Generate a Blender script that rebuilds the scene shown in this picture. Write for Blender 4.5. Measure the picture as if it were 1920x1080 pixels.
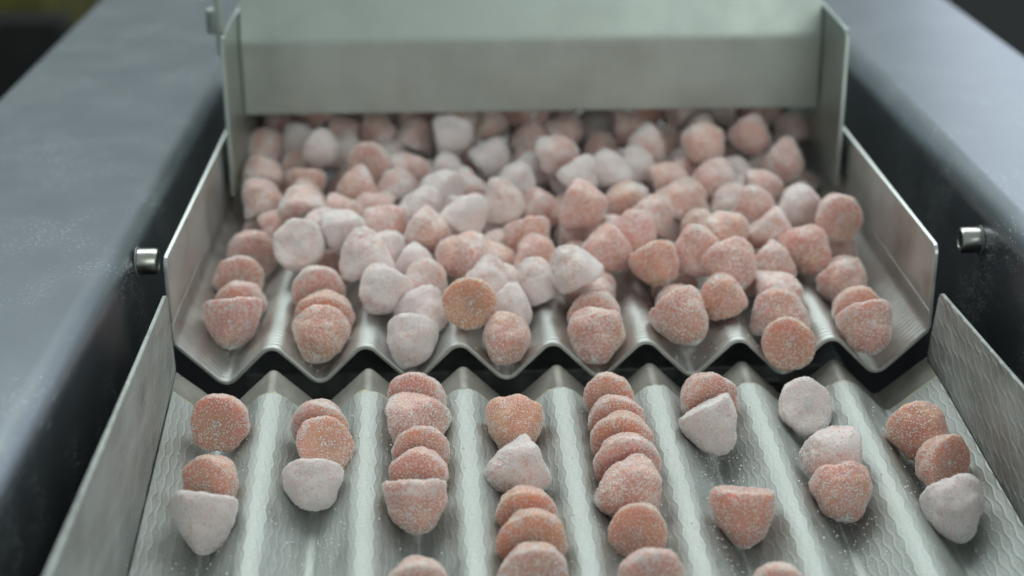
import bpy, bmesh, math, random
from mathutils import Vector, Matrix, Quaternion, noise
from math import radians, pi, sin, cos

for o in list(bpy.data.objects):
    bpy.data.objects.remove(o, do_unlink=True)
sc = bpy.context.scene
col = sc.collection

# ------------------------------------------------------------------ camera
cam_d = bpy.data.cameras.new("camera")
cam_d.sensor_width = 36.0
cam_d.lens = 56.25
cam_d.clip_start = 0.01
cam_d.clip_end = 50.0
cam = bpy.data.objects.new("camera", cam_d)
col.objects.link(cam)
PITCH, YAW, ROLL = 0.3812, 0.0271, -0.0068
fw = Vector((sin(YAW) * cos(PITCH), cos(YAW) * cos(PITCH), -sin(PITCH)))
rt = fw.cross(Vector((0, 0, 1))).normalized()
up = rt.cross(fw)
rt, up = rt * cos(ROLL) + up * sin(ROLL), -rt * sin(ROLL) + up * cos(ROLL)
cm = Matrix((rt, up, -fw)).transposed().to_4x4()
cm.translation = Vector((-0.0292, -0.5313, 0.2345))
cam.matrix_world = cm
cam_d.dof.use_dof = True
cam_d.dof.focus_distance = 0.535
cam_d.dof.aperture_fstop = 7.0
sc.camera = cam

# ------------------------------------------------------------------ light
world = bpy.data.worlds.new("World")
sc.world = world
world.use_nodes = True
bg = world.node_tree.nodes["Background"]
bg.inputs[0].default_value = (0.86, 1.0, 0.99, 1)
bg.inputs[1].default_value = 0.27

def lamp(name, loc, target, sx, sy, power, color):
    d = bpy.data.lights.new(name, 'AREA')
    d.shape = 'RECTANGLE'
    d.size, d.size_y = sx, sy
    d.energy = power
    d.color = color
    o = bpy.data.objects.new(name, d)
    col.objects.link(o)
    o.location = loc
    o.rotation_euler = (Vector(target) - Vector(loc)).to_track_quat('-Z', 'Y').to_euler()
    return o

lamp("ceiling_tube_light", (-0.1, 1.05, 1.7), (0, 0.05, 0), 2.6, 1.3, 30.0, (0.92, 1.0, 0.97))
lamp("cover_reflection_light", (1.6, 2.1, 0.85), (0.1, 0.2, 0), 1.8, 1.1, 7.5, (0.80, 0.87, 1.0))  # unseen lamp added for the bright reflection on the right cover
lamp("front_fill_light", (1.0, -2.2, 0.95), (0.05, 0.1, 0), 1.6, 1.2, 11.0, (0.93, 1.0, 0.95))  # unseen lamp added for the gate's reflection and as front fill

sc.view_settings.view_transform = 'Standard'
sc.view_settings.look = 'None'
sc.view_settings.exposure = 0.31
sc.view_settings.gamma = 1.0
sc.render.engine = 'CYCLES'
sc.cycles.use_denoising = True
sc.cycles.max_bounces = 6
sc.cycles.use_adaptive_sampling = True
sc.cycles.adaptive_threshold = 0.03

# ------------------------------------------------------------------ helpers
def tag(o, label=None, cat=None, group=None, kind=None):
    if label: o["label"] = label
    if cat: o["category"] = cat
    if group: o["group"] = group
    if kind: o["kind"] = kind
    return o

def empty(name, loc=(0, 0, 0)):
    o = bpy.data.objects.new(name, None)
    col.objects.link(o)
    o.location = loc
    o.empty_display_size = 0.01
    return o

def obj(name, verts, faces, mat, parent=None, uvs=None, smooth=True, bevel=0.0, bang=40, bseg=2):
    me = bpy.data.meshes.new(name)
    me.from_pydata([tuple(v) for v in verts], [], faces)
    me.update()
    if uvs is not None:
        ul = me.uv_layers.new(name="UVMap")
        for l in me.loops:
            ul.data[l.index].uv = uvs[l.vertex_index]
    bm = bmesh.new(); bm.from_mesh(me)
    bmesh.ops.recalc_face_normals(bm, faces=bm.faces)
    bm.to_mesh(me); bm.free()
    if smooth:
        for p in me.polygons: p.use_smooth = True
    me.materials.append(mat)
    o = bpy.data.objects.new(name, me)
    col.objects.link(o)
    if parent is not None: o.parent = parent
    if bevel > 0:
        m = o.modifiers.new("bevel", 'BEVEL')
        m.width = bevel; m.segments = bseg; m.limit_method = 'ANGLE'; m.angle_limit = radians(bang)
        m.harden_normals = False
    if smooth:
        try:
            me.set_sharp_from_angle(angle=radians(38))
        except Exception:
            pass
    return o

def fillet(pts, rad, seg=6):
    out = [Vector(pts[0])]
    for i in range(1, len(pts) - 1):
        a, b, c = Vector(pts[i-1]), Vector(pts[i]), Vector(pts[i+1])
        u = (a - b).normalized(); w = (c - b).normalized()
        ang = u.angle(w)
        r = rad[i]
        t = r / math.tan(ang / 2)
        t = min(t, (a-b).length * 0.49, (c-b).length * 0.49)
        r = t * math.tan(ang / 2)
        cen = b + (u + w).normalized() * (r / sin(ang / 2))
        p0 = b + u * t; p1 = b + w * t
        v0 = p0 - cen; v1 = p1 - cen
        full = v0.angle(v1)
        crs = v0.x * v1.y - v0.y * v1.x
        for k in range(seg + 1):
            th = full * k / seg * (1 if crs > 0 else -1)
            out.append(cen + Vector((v0.x*cos(th) - v0.y*sin(th), v0.x*sin(th) + v0.y*cos(th))))
    out.append(Vector(pts[-1]))
    return out

def offset(line, d):
    res = []
    n = len(line)
    for i in range(n):
        a = line[max(0, i-1)]; b = line[min(n-1, i+1)]
        t = (b - a).normalized()
        nn = Vector((-t.y, t.x))
        res.append(line[i] + nn * d)
    return res

def sheet(name, line, thick, y0, y1, mat, parent, ny=1, caps=True, bevel=0.0003, yfun=None):
    """folded sheet metal: the top line in (x, z), extruded along y and given thickness below"""
    bot = offset(line, -thick)
    n = len(line)
    arc = [0.0]
    for i in range(1, n): arc.append(arc[-1] + (line[i] - line[i-1]).length)
    V, U, F = [], [], []
    for j in range(ny + 1):
        for i in range(n):
            y = y0 + (y1 - y0) * j / ny
            if yfun and j == ny: y += yfun(arc[i])
            V.append((line[i].x, y, line[i].y)); U.append((arc[i], y))
        for i in range(n):
            y = y0 + (y1 - y0) * j / ny
            if yfun and j == ny: y += yfun(arc[i])
            V.append((bot[i].x, y, bot[i].y)); U.append((arc[i], y))
    S = 2 * n
    for j in range(ny):
        for i in range(n - 1):
            a = j*S + i
            F.append((a, a+1, a+1+S, a+S))
            F.append((a+n, a+n+S, a+n+1+S, a+n+1))
        for i in ((0, n-1) if caps else ()):
            a = j*S + i
            F.append((a, a+S, a+S+n, a+n))
    for j in (0, ny):
        for i in range(n - 1):
            a = j*S + i
            F.append((a, a+n, a+n+1, a+1))
    return obj(name, V, F, mat, parent, U, True, bevel, 50)

def plate(name, poly, x0, x1, mat, parent, bevel=0.0004, swap=False):
    """a flat plate: polygon in (y, z), thickness from x0 to x1"""
    n = len(poly)
    V = [(x0, y, z) for y, z in poly] + [(x1, y, z) for y, z in poly]
    U = [(0.927*z - 0.375*y, 0.927*y + 0.375*z) if swap else (z, y) for y, z in poly] * 2
    F = [tuple(range(n)), tuple(range(2*n-1, n-1, -1))]
    for i in range(n):
        j = (i + 1) % n
        F.append((i, j, j+n, i+n))
    return obj(name, V, F, mat, parent, U, True, bevel, 50)

def box(name, lo, hi, mat, parent=None, bevel=0.0006):
    x0, y0, z0 = lo; x1, y1, z1 = hi
    V = [(x, y, z) for x in (x0, x1) for y in (y0, y1) for z in (z0, z1)]
    F = [(0,1,3,2),(4,6,7,5),(0,4,5,1),(2,3,7,6),(0,2,6,4),(1,5,7,3)]
    U = [(v[0], v[1]) for v in V]
    return obj(name, V, F, mat, parent, U, True, bevel, 50)

def lathe(prof, n, axis='Z'):
    V, F = [], []
    for (r, z) in prof:
        for k in range(n):
            a = 2*pi*k/n
            V.append((r*cos(a), r*sin(a), z))
    m = len(prof)
    for i in range(m-1):
        for k in range(n):
            a = i*n + k; b = i*n + (k+1) % n
            F.append((a, b, b+n, a+n))
    F.append(tuple(range(n-1, -1, -1)))
    F.append(tuple((m-1)*n + k for k in range(n)))
    return V, F

# ------------------------------------------------------------------ materials
class N:
    def __init__(s, name):
        s.m = bpy.data.materials.new(name); s.m.use_nodes = True
        s.t = s.m.node_tree; s.t.nodes.clear()
        s.out = s.n('ShaderNodeOutputMaterial')
    def n(s, typ, **kw):
        x = s.t.nodes.new(typ)
        for k, v in kw.items(): setattr(x, k, v)
        return x
    def set(s, node, sock, v):
        i = node.inputs[sock]
        if hasattr(v, 'links') or isinstance(v, bpy.types.NodeSocket): s.t.links.new(v, i)
        else: i.default_value = v
    def math(s, op, a, b=None, c=None, clamp=False):
        x = s.n('ShaderNodeMath', operation=op); x.use_clamp = clamp
        s.set(x, 0, a)
        if b is not None: s.set(x, 1, b)
        if c is not None: s.set(x, 2, c)
        return x.outputs[0]
    def ramp(s, v, lo, hi, a=0.0, b=1.0, smooth=True):
        x = s.n('ShaderNodeMapRange'); x.interpolation_type = 'SMOOTHSTEP' if smooth else 'LINEAR'
        s.set(x, 0, v); s.set(x, 1, lo); s.set(x, 2, hi); s.set(x, 3, a); s.set(x, 4, b)
        return x.outputs[0]
    def mix(s, f, a, b):
        x = s.n('ShaderNodeMix', data_type='RGBA')
        s.set(x, 0, f); s.set(x, 6, a); s.set(x, 7, b)
        return x.outputs[2]
    def noise(s, vec, scale, detail=2.0, rough=0.5, dist=0.0):
        x = s.n('ShaderNodeTexNoise'); s.set(x, 'Vector', vec)
        s.set(x, 'Scale', scale); s.set(x, 'Detail', detail); s.set(x, 'Roughness', rough); s.set(x, 'Distortion', dist)
        return x.outputs[0]
    def mapping(s, vec, scale=(1,1,1), loc=(0,0,0)):
        x = s.n('ShaderNodeMapping'); s.set(x, 'Vector', vec); s.set(x, 'Scale', scale); s.set(x, 'Location', loc)
        return x.outputs[0]
    def bump(s, h, dist, strength=1.0, normal=None):
        x = s.n('ShaderNodeBump'); s.set(x, 'Height', h); s.set(x, 'Distance', dist); s.set(x, 'Strength', strength)
        if normal is not None: s.set(x, 'Normal', normal)
        return x.outputs[0]
    def bsdf(s, **kw):
        x = s.n('ShaderNodeBsdfPrincipled')
        for k, v in kw.items(): s.set(x, k.replace('_', ' '), v)
        s.t.links.new(x.outputs[0], s.out.inputs[0])
        return x

def c(r, g, b): return (r, g, b, 1.0)

def specks(m, vec, cell, amount_lo, amount_hi):
    """sparse sugar grains: small dots in random Voronoi cells"""
    v = m.n('ShaderNodeTexVoronoi'); m.set(v, 'Vector', vec); m.set(v, 'Scale', 1.0 / cell)
    sep = m.n('ShaderNodeSeparateColor'); m.set(sep, 0, v.outputs['Color'])
    pick = m.ramp(sep.outputs[0], amount_lo, amount_hi)
    dot = m.ramp(v.outputs['Distance'], 0.22, 0.38, 1.0, 0.0)
    return m.math('MULTIPLY', pick, dot)

def valley_pale(m, ob, lo, hi):
    """pale, broken strip along the bottoms of the grooves"""
    sx = m.n('ShaderNodeSeparateXYZ'); m.set(sx, 0, ob)
    fr = m.math('FRACT', m.math('MULTIPLY_ADD', sx.outputs[0], 1/0.034, 100.0))
    d = m.math('MULTIPLY', m.math('ABSOLUTE', m.math('SUBTRACT', fr, 0.5)), 0.034)
    wob = m.noise(ob, 260.0, 3.0, 0.7)
    d = m.math('MULTIPLY_ADD', m.math('SUBTRACT', wob, 0.5), 0.0022, d)
    pat = m.ramp(m.noise(m.mapping(ob, (60, 45, 60)), 1.0, 3.0, 0.6), 0.40, 0.62, 0.25, 1.0)
    return m.math('MULTIPLY', m.ramp(d, lo, hi, 1.0, 0.0), pat)

def mat_steel(name, base, rough, dust=0.3, rib=0.0, rib_pitch=0.003, speck=0.0, streak=0.25, valley=0.0, cv=1.0):
    m = N(name)
    tc = m.n('ShaderNodeTexCoord')
    ob, uv = tc.outputs['Object'], tc.outputs['UV']
    cloud = m.noise(ob, 28.0, 4.0, 0.6)
    fine = m.noise(ob, 900.0, 2.0, 0.6)
    grain = m.noise(m.mapping(ob, (1500, 40, 1500)), 1.0, 3.0, 0.6)
    colr = m.mix(m.ramp(cloud, 0.3, 0.7), c(*[v*(1-0.1*cv) for v in base]), c(*[v*(1+0.08*cv) for v in base]))
    colr = m.mix(m.math('MULTIPLY', grain, streak), colr, c(*[v*0.72 for v in base]))
    dmask = m.math('MULTIPLY', m.ramp(m.math('MULTIPLY_ADD', fine, 0.5, m.math('MULTIPLY', cloud, 0.6)), 0.42, 0.75), dust)
    if speck > 0:
        sp = specks(m, ob, 0.0009, 1.0 - speck, 1.0 - speck*0.6)
        dmask = m.math('MAXIMUM', dmask, m.math('MULTIPLY', sp, m.ramp(cloud, 0.42, 0.62)))
    if valley > 0:
        dmask = m.math('MAXIMUM', dmask, m.math('MULTIPLY', valley_pale(m, ob, 0.0005, 0.0016), valley))
    colr = m.mix(dmask, colr, c(0.66, 0.70, 0.695))
    h = m.math('MULTIPLY', grain, 0.3)
    if rib > 0:
        sx = m.n('ShaderNodeSeparateXYZ'); m.set(sx, 0, uv)
        wob = m.noise(ob, 60.0, 2.0)
        ph = m.math('MULTIPLY_ADD', sx.outputs[1], 2*pi/rib_pitch, m.math('MULTIPLY', wob, 5.0))
        h = m.math('MULTIPLY_ADD', m.math('SINE', ph), rib, h)
    nr = m.bump(h, 0.00010 if rib > 0 else 0.00006, 0.85)
    m.bsdf(Base_Color=colr, Metallic=m.math('SUBTRACT', 1.0, dmask, clamp=True),
           Roughness=m.ramp(cloud, 0.25, 0.75, rough*(1-0.15*cv), rough*(1+0.2*cv)), Normal=nr)
    return m.m

def mat_emboss(name, bmp, dl=0.0, haze=0.0, su_=0.0027, sv_=0.0100):
    m = N(name)
    tc = m.n('ShaderNodeTexCoord'); ob, uv = tc.outputs['Object'], tc.outputs['UV']
    wob = m.n('ShaderNodeTexNoise'); m.set(wob, 'Vector', ob); m.set(wob, 'Scale', 140.0); m.set(wob, 'Detail', 2.0)
    wv = m.n('ShaderNodeVectorMath', operation='MULTIPLY_ADD')
    m.set(wv, 0, wob.outputs[1]); m.set(wv, 1, (0.0016, 0.0022, 0)); m.set(wv, 2, uv)
    sx = m.n('ShaderNodeSeparateXYZ'); m.set(sx, 0, wv.outputs[0])
    su = m.math('SINE', m.math('MULTIPLY', sx.outputs[0], pi/su_))
    sv = m.math('SINE', m.math('MULTIPLY', sx.outputs[1], 2*pi/sv_))
    dist = m.math('ABSOLUTE', m.math('SUBTRACT', su, m.math('MULTIPLY', sv, 0.46)))
    line = m.ramp(dist, 0.0, 0.26, 1.0, 0.0)
    cell = m.ramp(dist, 0.0, 0.7, 0.0, 1.0)
    cloud = m.noise(ob, 34.0, 4.0, 0.62)
    cloud2 = m.noise(m.mapping(ob, (90, 30, 90)), 1.0, 4.0, 0.62, 0.6)
    fine = m.noise(ob, 1400.0, 2.0, 0.65)
    base = m.mix(m.ramp(cloud, 0.3, 0.7), c(0.34, 0.352, 0.338), c(0.46, 0.475, 0.455))
    dline = m.math('MULTIPLY', line, m.ramp(cloud2, 0.42, 0.66, 0.04 + dl, 0.62 + dl))
    film = m.math('MULTIPLY', m.ramp(m.math('MULTIPLY_ADD', fine, 0.55, m.math('MULTIPLY', cloud2, 0.7)), 0.48, 0.86), 0.62)
    sp = m.math('MULTIPLY', specks(m, ob, 0.0013, 0.88, 0.97), 0.9)
    hair = m.noise(m.mapping(ob, (1100, 70, 1100)), 1.0, 3.0, 0.7, 0.4)
    dm = m.math('MAXIMUM', m.math('MAXIMUM', dline, m.math('ADD', film, haze)), sp)
    dm = m.math('MAXIMUM', dm, m.math('MULTIPLY', m.ramp(hair, 0.60, 0.74), 0.5))
    dm = m.math('MAXIMUM', dm, m.math('MULTIPLY', valley_pale(m, ob, 0.0001, 0.0007), 0.9))
    colr = m.mix(dm, base, c(0.54, 0.58, 0.57))
    h = m.math('MULTIPLY_ADD', cell, -1.0, m.math('MULTIPLY', fine, 0.12))
    nr = m.bump(h, bmp, 0.8)
    m.bsdf(Base_Color=colr, Metallic=m.math('SUBTRACT', 0.95, dm, clamp=True),
           Roughness=m.ramp(cloud, 0.3, 0.7, 0.52, 0.66), Normal=nr)
    return m.m

def mat_plain(name, colr, rough=0.6, metal=0.0, var=0.3, scale=60.0, bmp=0.0):
    m = N(name)
    tc = m.n('ShaderNodeTexCoord'); ob = tc.outputs['Object']
    nz = m.noise(ob, scale, 4.0, 0.6)
    cc = m.mix(m.ramp(nz, 0.3, 0.7), c(*[v*(1-var) for v in colr]), c(*[min(1, v*(1+var)) for v in colr]))
    kw = dict(Base_Color=cc, Roughness=rough, Metallic=metal)
    if bmp: kw['Normal'] = m.bump(nz, bmp, 0.8)
    m.bsdf(**kw)
    return m.m

def mat_gummy():
    m = N("sugared_gummy")
    tc = m.n('ShaderNodeTexCoord'); oi = m.n('ShaderNodeObjectInfo')
    ad = m.n('ShaderNodeVectorMath', operation='MULTIPLY_ADD')
    cmb = m.n('ShaderNodeCombineXYZ')
    m.set(cmb, 0, oi.outputs['Random']); m.set(cmb, 1, oi.outputs['Random']); m.set(cmb, 2, oi.outputs['Random'])
    m.set(ad, 0, cmb.outputs[0]); m.set(ad, 1, (3.1, 7.7, 5.3)); m.set(ad, 2, tc.outputs['Object'])
    p = ad.outputs[0]
    cov = oi.outputs['Alpha']
    gel = oi.outputs['Color']
    big = m.noise(p, 130.0, 3.0, 0.6)
    mid = m.noise(p, 520.0, 3.0, 0.65)
    fine = m.noise(p, 2100.0, 2.0, 0.7)
    vor = m.n('ShaderNodeTexVoronoi'); m.set(vor, 'Vector', p); m.set(vor, 'Scale', 1500.0)
    vs = m.n('ShaderNodeSeparateColor'); m.set(vs, 0, vor.outputs['Color'])
    grain = m.math('MULTIPLY', vs.outputs[0], m.ramp(vor.outputs['Distance'], 0.2, 0.6, 1.0, 0.0))
    v2 = m.n('ShaderNodeTexVoronoi'); m.set(v2, 'Vector', p); m.set(v2, 'Scale', 1250.0)
    vs2 = m.n('ShaderNodeSeparateColor'); m.set(vs2, 0, v2.outputs['Color'])
    chunk = m.math('MULTIPLY', m.ramp(vs2.outputs[1], 0.78, 0.97), m.ramp(v2.outputs['Distance'], 0.25, 0.5, 1.0, 0.0))
    # coverage field: dusting plus grains
    fld = m.math('MULTIPLY_ADD', big, 0.62, m.math('MULTIPLY_ADD', mid, 0.30, m.math('MULTIPLY_ADD', fine, 0.55, m.math('MULTIPLY', grain, 0.60))))
    so = m.n('ShaderNodeSeparateXYZ'); m.set(so, 0, tc.outputs['Object'])
    rad = m.math('SQRT', m.math('ADD', m.math('MULTIPLY', so.outputs[0], so.outputs[0]), m.math('MULTIPLY', so.outputs[1], so.outputs[1])))
    rim = m.math('MULTIPLY', m.ramp(rad, 0.0078, 0.0096), m.ramp(so.outputs[2], -0.0035, -0.0015, 1.0, 0.0))
    fld = m.math('MULTIPLY_ADD', rim, 0.06, m.math('ADD', fld, m.ramp(rad, 0.001, 0.0095, -0.07, 0.05)))
    thr = m.math('MULTIPLY_ADD', cov, -0.80, 1.31)
    sug = m.ramp(fld, m.math('SUBTRACT', thr, 0.22), m.math('ADD', thr, 0.16))
    veil = m.math('MULTIPLY_ADD', m.math('POWER', cov, 2.2), 0.86, 0.12)
    sug = m.math('MAXIMUM', sug, m.math('MULTIPLY', veil, m.ramp(fine, 0.34, 0.62, 0.42, 1.06)))
    sug = m.math('MAXIMUM', sug, m.math('MULTIPLY', chunk, m.ramp(cov, 0.6, 0.9, 0.72, 0.0)))
    pore = m.noise(p, 1350.0, 1.0, 0.5)
    sug = m.math('MULTIPLY', sug, m.ramp(pore, 0.30, 0.44, m.ramp(cov, 0.55, 0.95, 0.85, 0.55), 1.0))
    hue = m.noise(p, 95.0, 2.0, 0.5)
    gelv = m.mix(m.ramp(hue, 0.38, 0.66), m.mix(0.4, gel, c(0.68, 0.19, 0.155)), m.mix(0.45, gel, c(0.66, 0.33, 0.16)))
    hh = m.math('MULTIPLY_ADD', grain, 0.9, m.math('MULTIPLY_ADD', fine, 0.6, m.math('MULTIPLY', mid, 1.0)))
    hh = m.math('MULTIPLY_ADD', chunk, 0.8, hh)
    nr = m.bump(hh, 0.00018, 0.7)
    jelly = m.bsdf(Base_Color=gelv, Roughness=0.27, Normal=nr, Subsurface_Weight=1.0, Subsurface_Scale=0.010)
    jelly.inputs['Subsurface Radius'].default_value = (1.0, 0.5, 0.32)
    jelly.inputs['Sheen Weight'].default_value = 0.45
    coat = m.bsdf(Base_Color=m.mix(0.14, c(0.88, 0.825, 0.82), gel), Roughness=0.55, Normal=nr, Subsurface_Weight=0.55, Subsurface_Scale=0.0022)
    coat.inputs['Subsurface Radius'].default_value = (1.0, 0.6, 0.5)
    coat.inputs['Sheen Weight'].default_value = 0.45
    mx = m.n('ShaderNodeMixShader')
    m.set(mx, 0, sug)
    m.t.links.new(jelly.outputs[0], mx.inputs[1]); m.t.links.new(coat.outputs[0], mx.inputs[2])
    m.t.links.new(mx.outputs[0], m.out.inputs[0])
    return m.m

M_UP = mat_steel("tray_steel", (0.57, 0.595, 0.58), 0.40, dust=0.35, rib=0.75, rib_pitch=0.0027, streak=0.1, valley=0.8)
M_EMB = mat_emboss("embossed_steel", 0.00009, 0.12)
M_EMBW = mat_emboss("embossed_wall_steel", 0.00045, 0.28, 0.03, 0.0046, 0.0120)
M_STRIP = mat_plain("dull_lip_steel", (0.31, 0.30, 0.27), 0.6, 0.45, 0.16, 90.0)
M_FRAME = mat_steel("frame_steel", (0.25, 0.275, 0.31), 0.36, dust=0.06, speck=0.22, cv=0.15)
M_HOP = mat_steel("hopper_steel", (0.47, 0.52, 0.485), 0.45, dust=0.14, streak=0.3)
M_BOLT = mat_plain("bolt_steel", (0.50, 0.50, 0.465), 0.3, 1.0, 0.1, 400.0)
M_BEAD = mat_plain("old_sealant", (0.46, 0.46, 0.34), 0.6, 0.0, 0.3, 500.0, 0.0004)
M_DARK = mat_plain("cavity_shade_black", (0.006, 0.007, 0.007), 0.7, 0.0, 0.4, 40.0)  # near-black colour stands in for shade in the cavity under the trays
M_UNDER = mat_plain("dark_drive_steel", (0.30, 0.32, 0.31), 0.5, 0.6, 0.4, 70.0)
M_FLOOR = mat_plain("dark_floor", (0.010, 0.011, 0.012), 0.7, 0.0, 0.3, 6.0)
M_OLIVE = mat_plain("olive_paint", (0.10, 0.09, 0.012), 0.5, 0.0, 0.3, 8.0)
M_GUM = mat_gummy()
M_SUGAR = mat_plain("sugar_crystal", (0.90, 0.87, 0.855), 0.16, 0.0, 0.05, 900.0)

# ------------------------------------------------------------------ floor and background
o = obj("floor", [(-4, -3, -0.85), (4, -3, -0.85), (4, 6, -0.85), (-4, 6, -0.85)], [(0, 1, 2, 3)], M_FLOOR, smooth=False)
tag(o, kind="structure")

# ------------------------------------------------------------------ machine side frames
def frame(side, X, ztop, Xout, zout, label):
    s = side
    root = empty("machine_side_frame", (s*X, 0, ztop))
    tag(root, label, "machine frame", "side frames of the feeder")
    pts = [(0, -0.16), (0, 0), (s*(Xout - X), zout - ztop), (s*(Xout - X), -0.20)]
    if s > 0: pts = pts
    line = fillet(pts, [0, 0.0095, 0.004, 0], 10)
    if s < 0: line = line[::-1]
    line = [Vector((p.x, p.y)) for p in line]
    if s < 0: sh = sheet("folded_cover", line, 0.002, -0.62, 0.75, M_FRAME, root, ny=1)
    else: sh = sheet("folded_cover", [Vector((p.x, p.y)) for p in line], 0.002, -0.62, 0.75, M_FRAME, root, ny=1)
    return root

def screw(parent, x, y, z, direction):
    """socket head cap screw whose head stands off the wall along +-x"""
    R, L = 0.0048, 0.0072
    prof = [(R*0.9, 0), (R, 0.0003), (R, L-0.0007), (R*0.9, L), (R*0.62, L), (R*0.56, L-0.0004)]
    V, F = lathe(prof, 28)
    F = F[:-1]                                      # open at the socket
    n = 28; base = len(prof) - 1
    # hexagonal socket wall and bottom
    for k in range(n):
        a = 2*pi*k/n
        hexr = R*0.50 / cos(((a + pi/6) % (pi/3)) - pi/6)*0.92
        V.append((hexr*cos(a), hexr*sin(a), L-0.0005))
    for k in range(n):
        a = 2*pi*k/n
        hexr = R*0.50 / cos(((a + pi/6) % (pi/3)) - pi/6)*0.92
        V.append((hexr*cos(a), hexr*sin(a), L-0.0036))
    b0 = base*n; b1 = (base+1)*n; b2 = (base+2)*n
    for k in range(n):
        k2 = (k+1) % n
        F.append((b0+k, b0+k2, b1+k2, b1+k))
        F.append((b1+k, b1+k2, b2+k2, b2+k))
    F.append(tuple(b2+k for k in range(n)))
    head = obj("socket_screw", V, F, M_BOLT, parent, None, True, 0.0)
    head.rotation_euler = (0, radians(90)*direction, 0)
    head.location = (x + direction*0.0005, y, z)
    V, F = lathe([(0.0053, 0), (0.0055, 0.0002), (0.0055, 0.0005), (0.0053, 0.0006)], 28)
    w = obj("washer", V, F, M_UNDER, head, None, True, 0.0)
    w.location = (0, 0, -0.0005)
    return head

FL = frame(-1, 0.150, 0.038, 0.252, 0.038, "dark grey folded steel side cover left of the trays")
screw(FL, 0.0, 0.013, 0.029 - 0.038, 1)
FR = frame(1, 0.158, 0.0475, 0.244, 0.0475, "brighter bluish folded steel side cover right of the trays")
screw(FR, 0.0, 0.016, 0.031 - 0.0475, -1)

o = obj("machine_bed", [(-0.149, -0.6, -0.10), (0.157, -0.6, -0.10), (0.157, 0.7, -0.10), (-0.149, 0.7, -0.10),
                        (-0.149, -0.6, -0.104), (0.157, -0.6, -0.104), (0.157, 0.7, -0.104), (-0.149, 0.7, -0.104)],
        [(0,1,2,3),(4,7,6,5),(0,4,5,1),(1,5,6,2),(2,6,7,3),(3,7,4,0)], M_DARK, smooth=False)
tag(o, "machine bed coloured black as shade in the gap beneath the trays", "machine bed")

# ------------------------------------------------------------------ upper tray
P = 0.034
def groove_pts(x_wall, z_wall, z_apex_v, z_apex_r, lanes=8):
    pts, rad = [(-x_wall, z_wall)], [0]
    for j in range(lanes):
        xv = (j - (lanes-1)/2) * P
        pts.append((xv, z_apex_v)); rad.append(0.0038)
        if j < lanes-1:
            pts.append((xv + P/2, z_apex_r)); rad.append(0.0058)
    pts.append((x_wall, z_wall)); rad.append(0)
    return pts, rad

up_root = empty("upper_vibrating_tray", (0, 0, 0))
tag(up_root, "rear eight-groove steel feeder tray holding the gummy pile", "tray")
XW = 0.1365
gp, gr = groove_pts(XW, 0.004, -0.0147, 0.0024)
gp[0] = (-XW, 0.010); gp[-1] = (XW, 0.010)
gp.insert(1, (-XW, 0.0028)); gr.insert(1, 0.004)
gp.insert(-1, (XW, 0.0028)); gr.insert(-1, 0.004)
line = fillet(gp, gr, 7)
sheet("grooved_floor", line, 0.0016, 0.0, 0.34, M_UP, up_root, ny=1)
for s in (-1, 1):
    poly = [(0.0, 0.010), (0.0, 0.0315), (0.0004, 0.0330), (0.0014, 0.0342), (0.0030, 0.0350), (0.34, 0.0350), (0.34, 0.010)]
    plate("side_wall", poly, s*XW, s*(XW + 0.0016), M_UP, up_root, 0.0003)

# ------------------------------------------------------------------ lower tray (tilted 6 degrees towards the camera)
lo_root = empty("lower_vibrating_tray", (0.0011, -0.0031, -0.0082))
tag(lo_root, "front eight-groove tray of embossed steel carrying single-file gummies", "tray")
lo_root.rotation_mode = 'QUATERNION'
Rl = Matrix.Rotation(0.0324, 3, 'Z') @ Matrix.Rotation(0.1058, 3, 'X') @ Matrix.Rotation(0.0137, 3, 'Y')
lo_root.rotation_quaternion = Rl.to_quaternion()
XL = 0.1365
gp, gr = groove_pts(XL, 0.0014, -0.0147, 0.0024)
gr = [0.0058 if (i % 2 == 0) else 0.0038 for i in range(len(gr))]
line_s = fillet([(a, b - 0.0006) for a, b in gp], [min(v, 0.0026) for v in gr], 6)
sheet("rear_lip", line_s, 0.0014, 0.0, -0.0195, M_STRIP, lo_root, ny=1)
gr2 = [0.0062 if (i % 2 == 0) else 0.0040 for i in range(len(gr))]
line_e = offset(fillet(gp, gr2, 8), 0.0013)
rnd = random.Random(3)
sheet("embossed_floor", line_e, 0.0008, -0.34, -0.0165, M_EMB, lo_root, ny=1, bevel=0.0,
      yfun=lambda a: 0.0011*noise.noise(Vector((a*160, 0, 0))) + 0.0006*noise.noise(Vector((a*600, 3, 0))))
# rough line of old sealant along the joint
V, F = [], []
ring = 6
for i, p in enumerate(line_e):
    arc = i * 0.0011
    rr = 0.0010 * (0.75 + 0.8*abs(noise.noise(Vector((i*0.37, 1.7, 0)))))
    yy = -0.0162 + 0.0009*noise.noise(Vector((i*0.31, 5.0, 0)))
    for k in range(ring):
        a = 2*pi*k/ring
        V.append((p.x, yy + rr*1.7*cos(a), p.y - 0.0010 + rr*0.8*sin(a)))
for i in range(len(line_e)-1):
    for k in range(ring):
        F.append((i*ring+k, i*ring+(k+1) % ring, (i+1)*ring+(k+1) % ring, (i+1)*ring+k))
obj("sealant_bead", V, F, M_BEAD, lo_root, None, True, 0.0)
for s, zr, zf in ((-1, 0.0345, 0.0850), (1, 0.0300, 0.0700)):
    poly = [(-0.0005, 0.0012), (-0.003, zr - 0.003), (-0.0036, zr - 0.0012), (-0.0052, zr), (-0.34, zf), (-0.34, 0.0012)]
    plate("side_wall", poly, s*XL, s*(XL + 0.0014), M_EMBW, lo_root, 0.0003, True)

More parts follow.
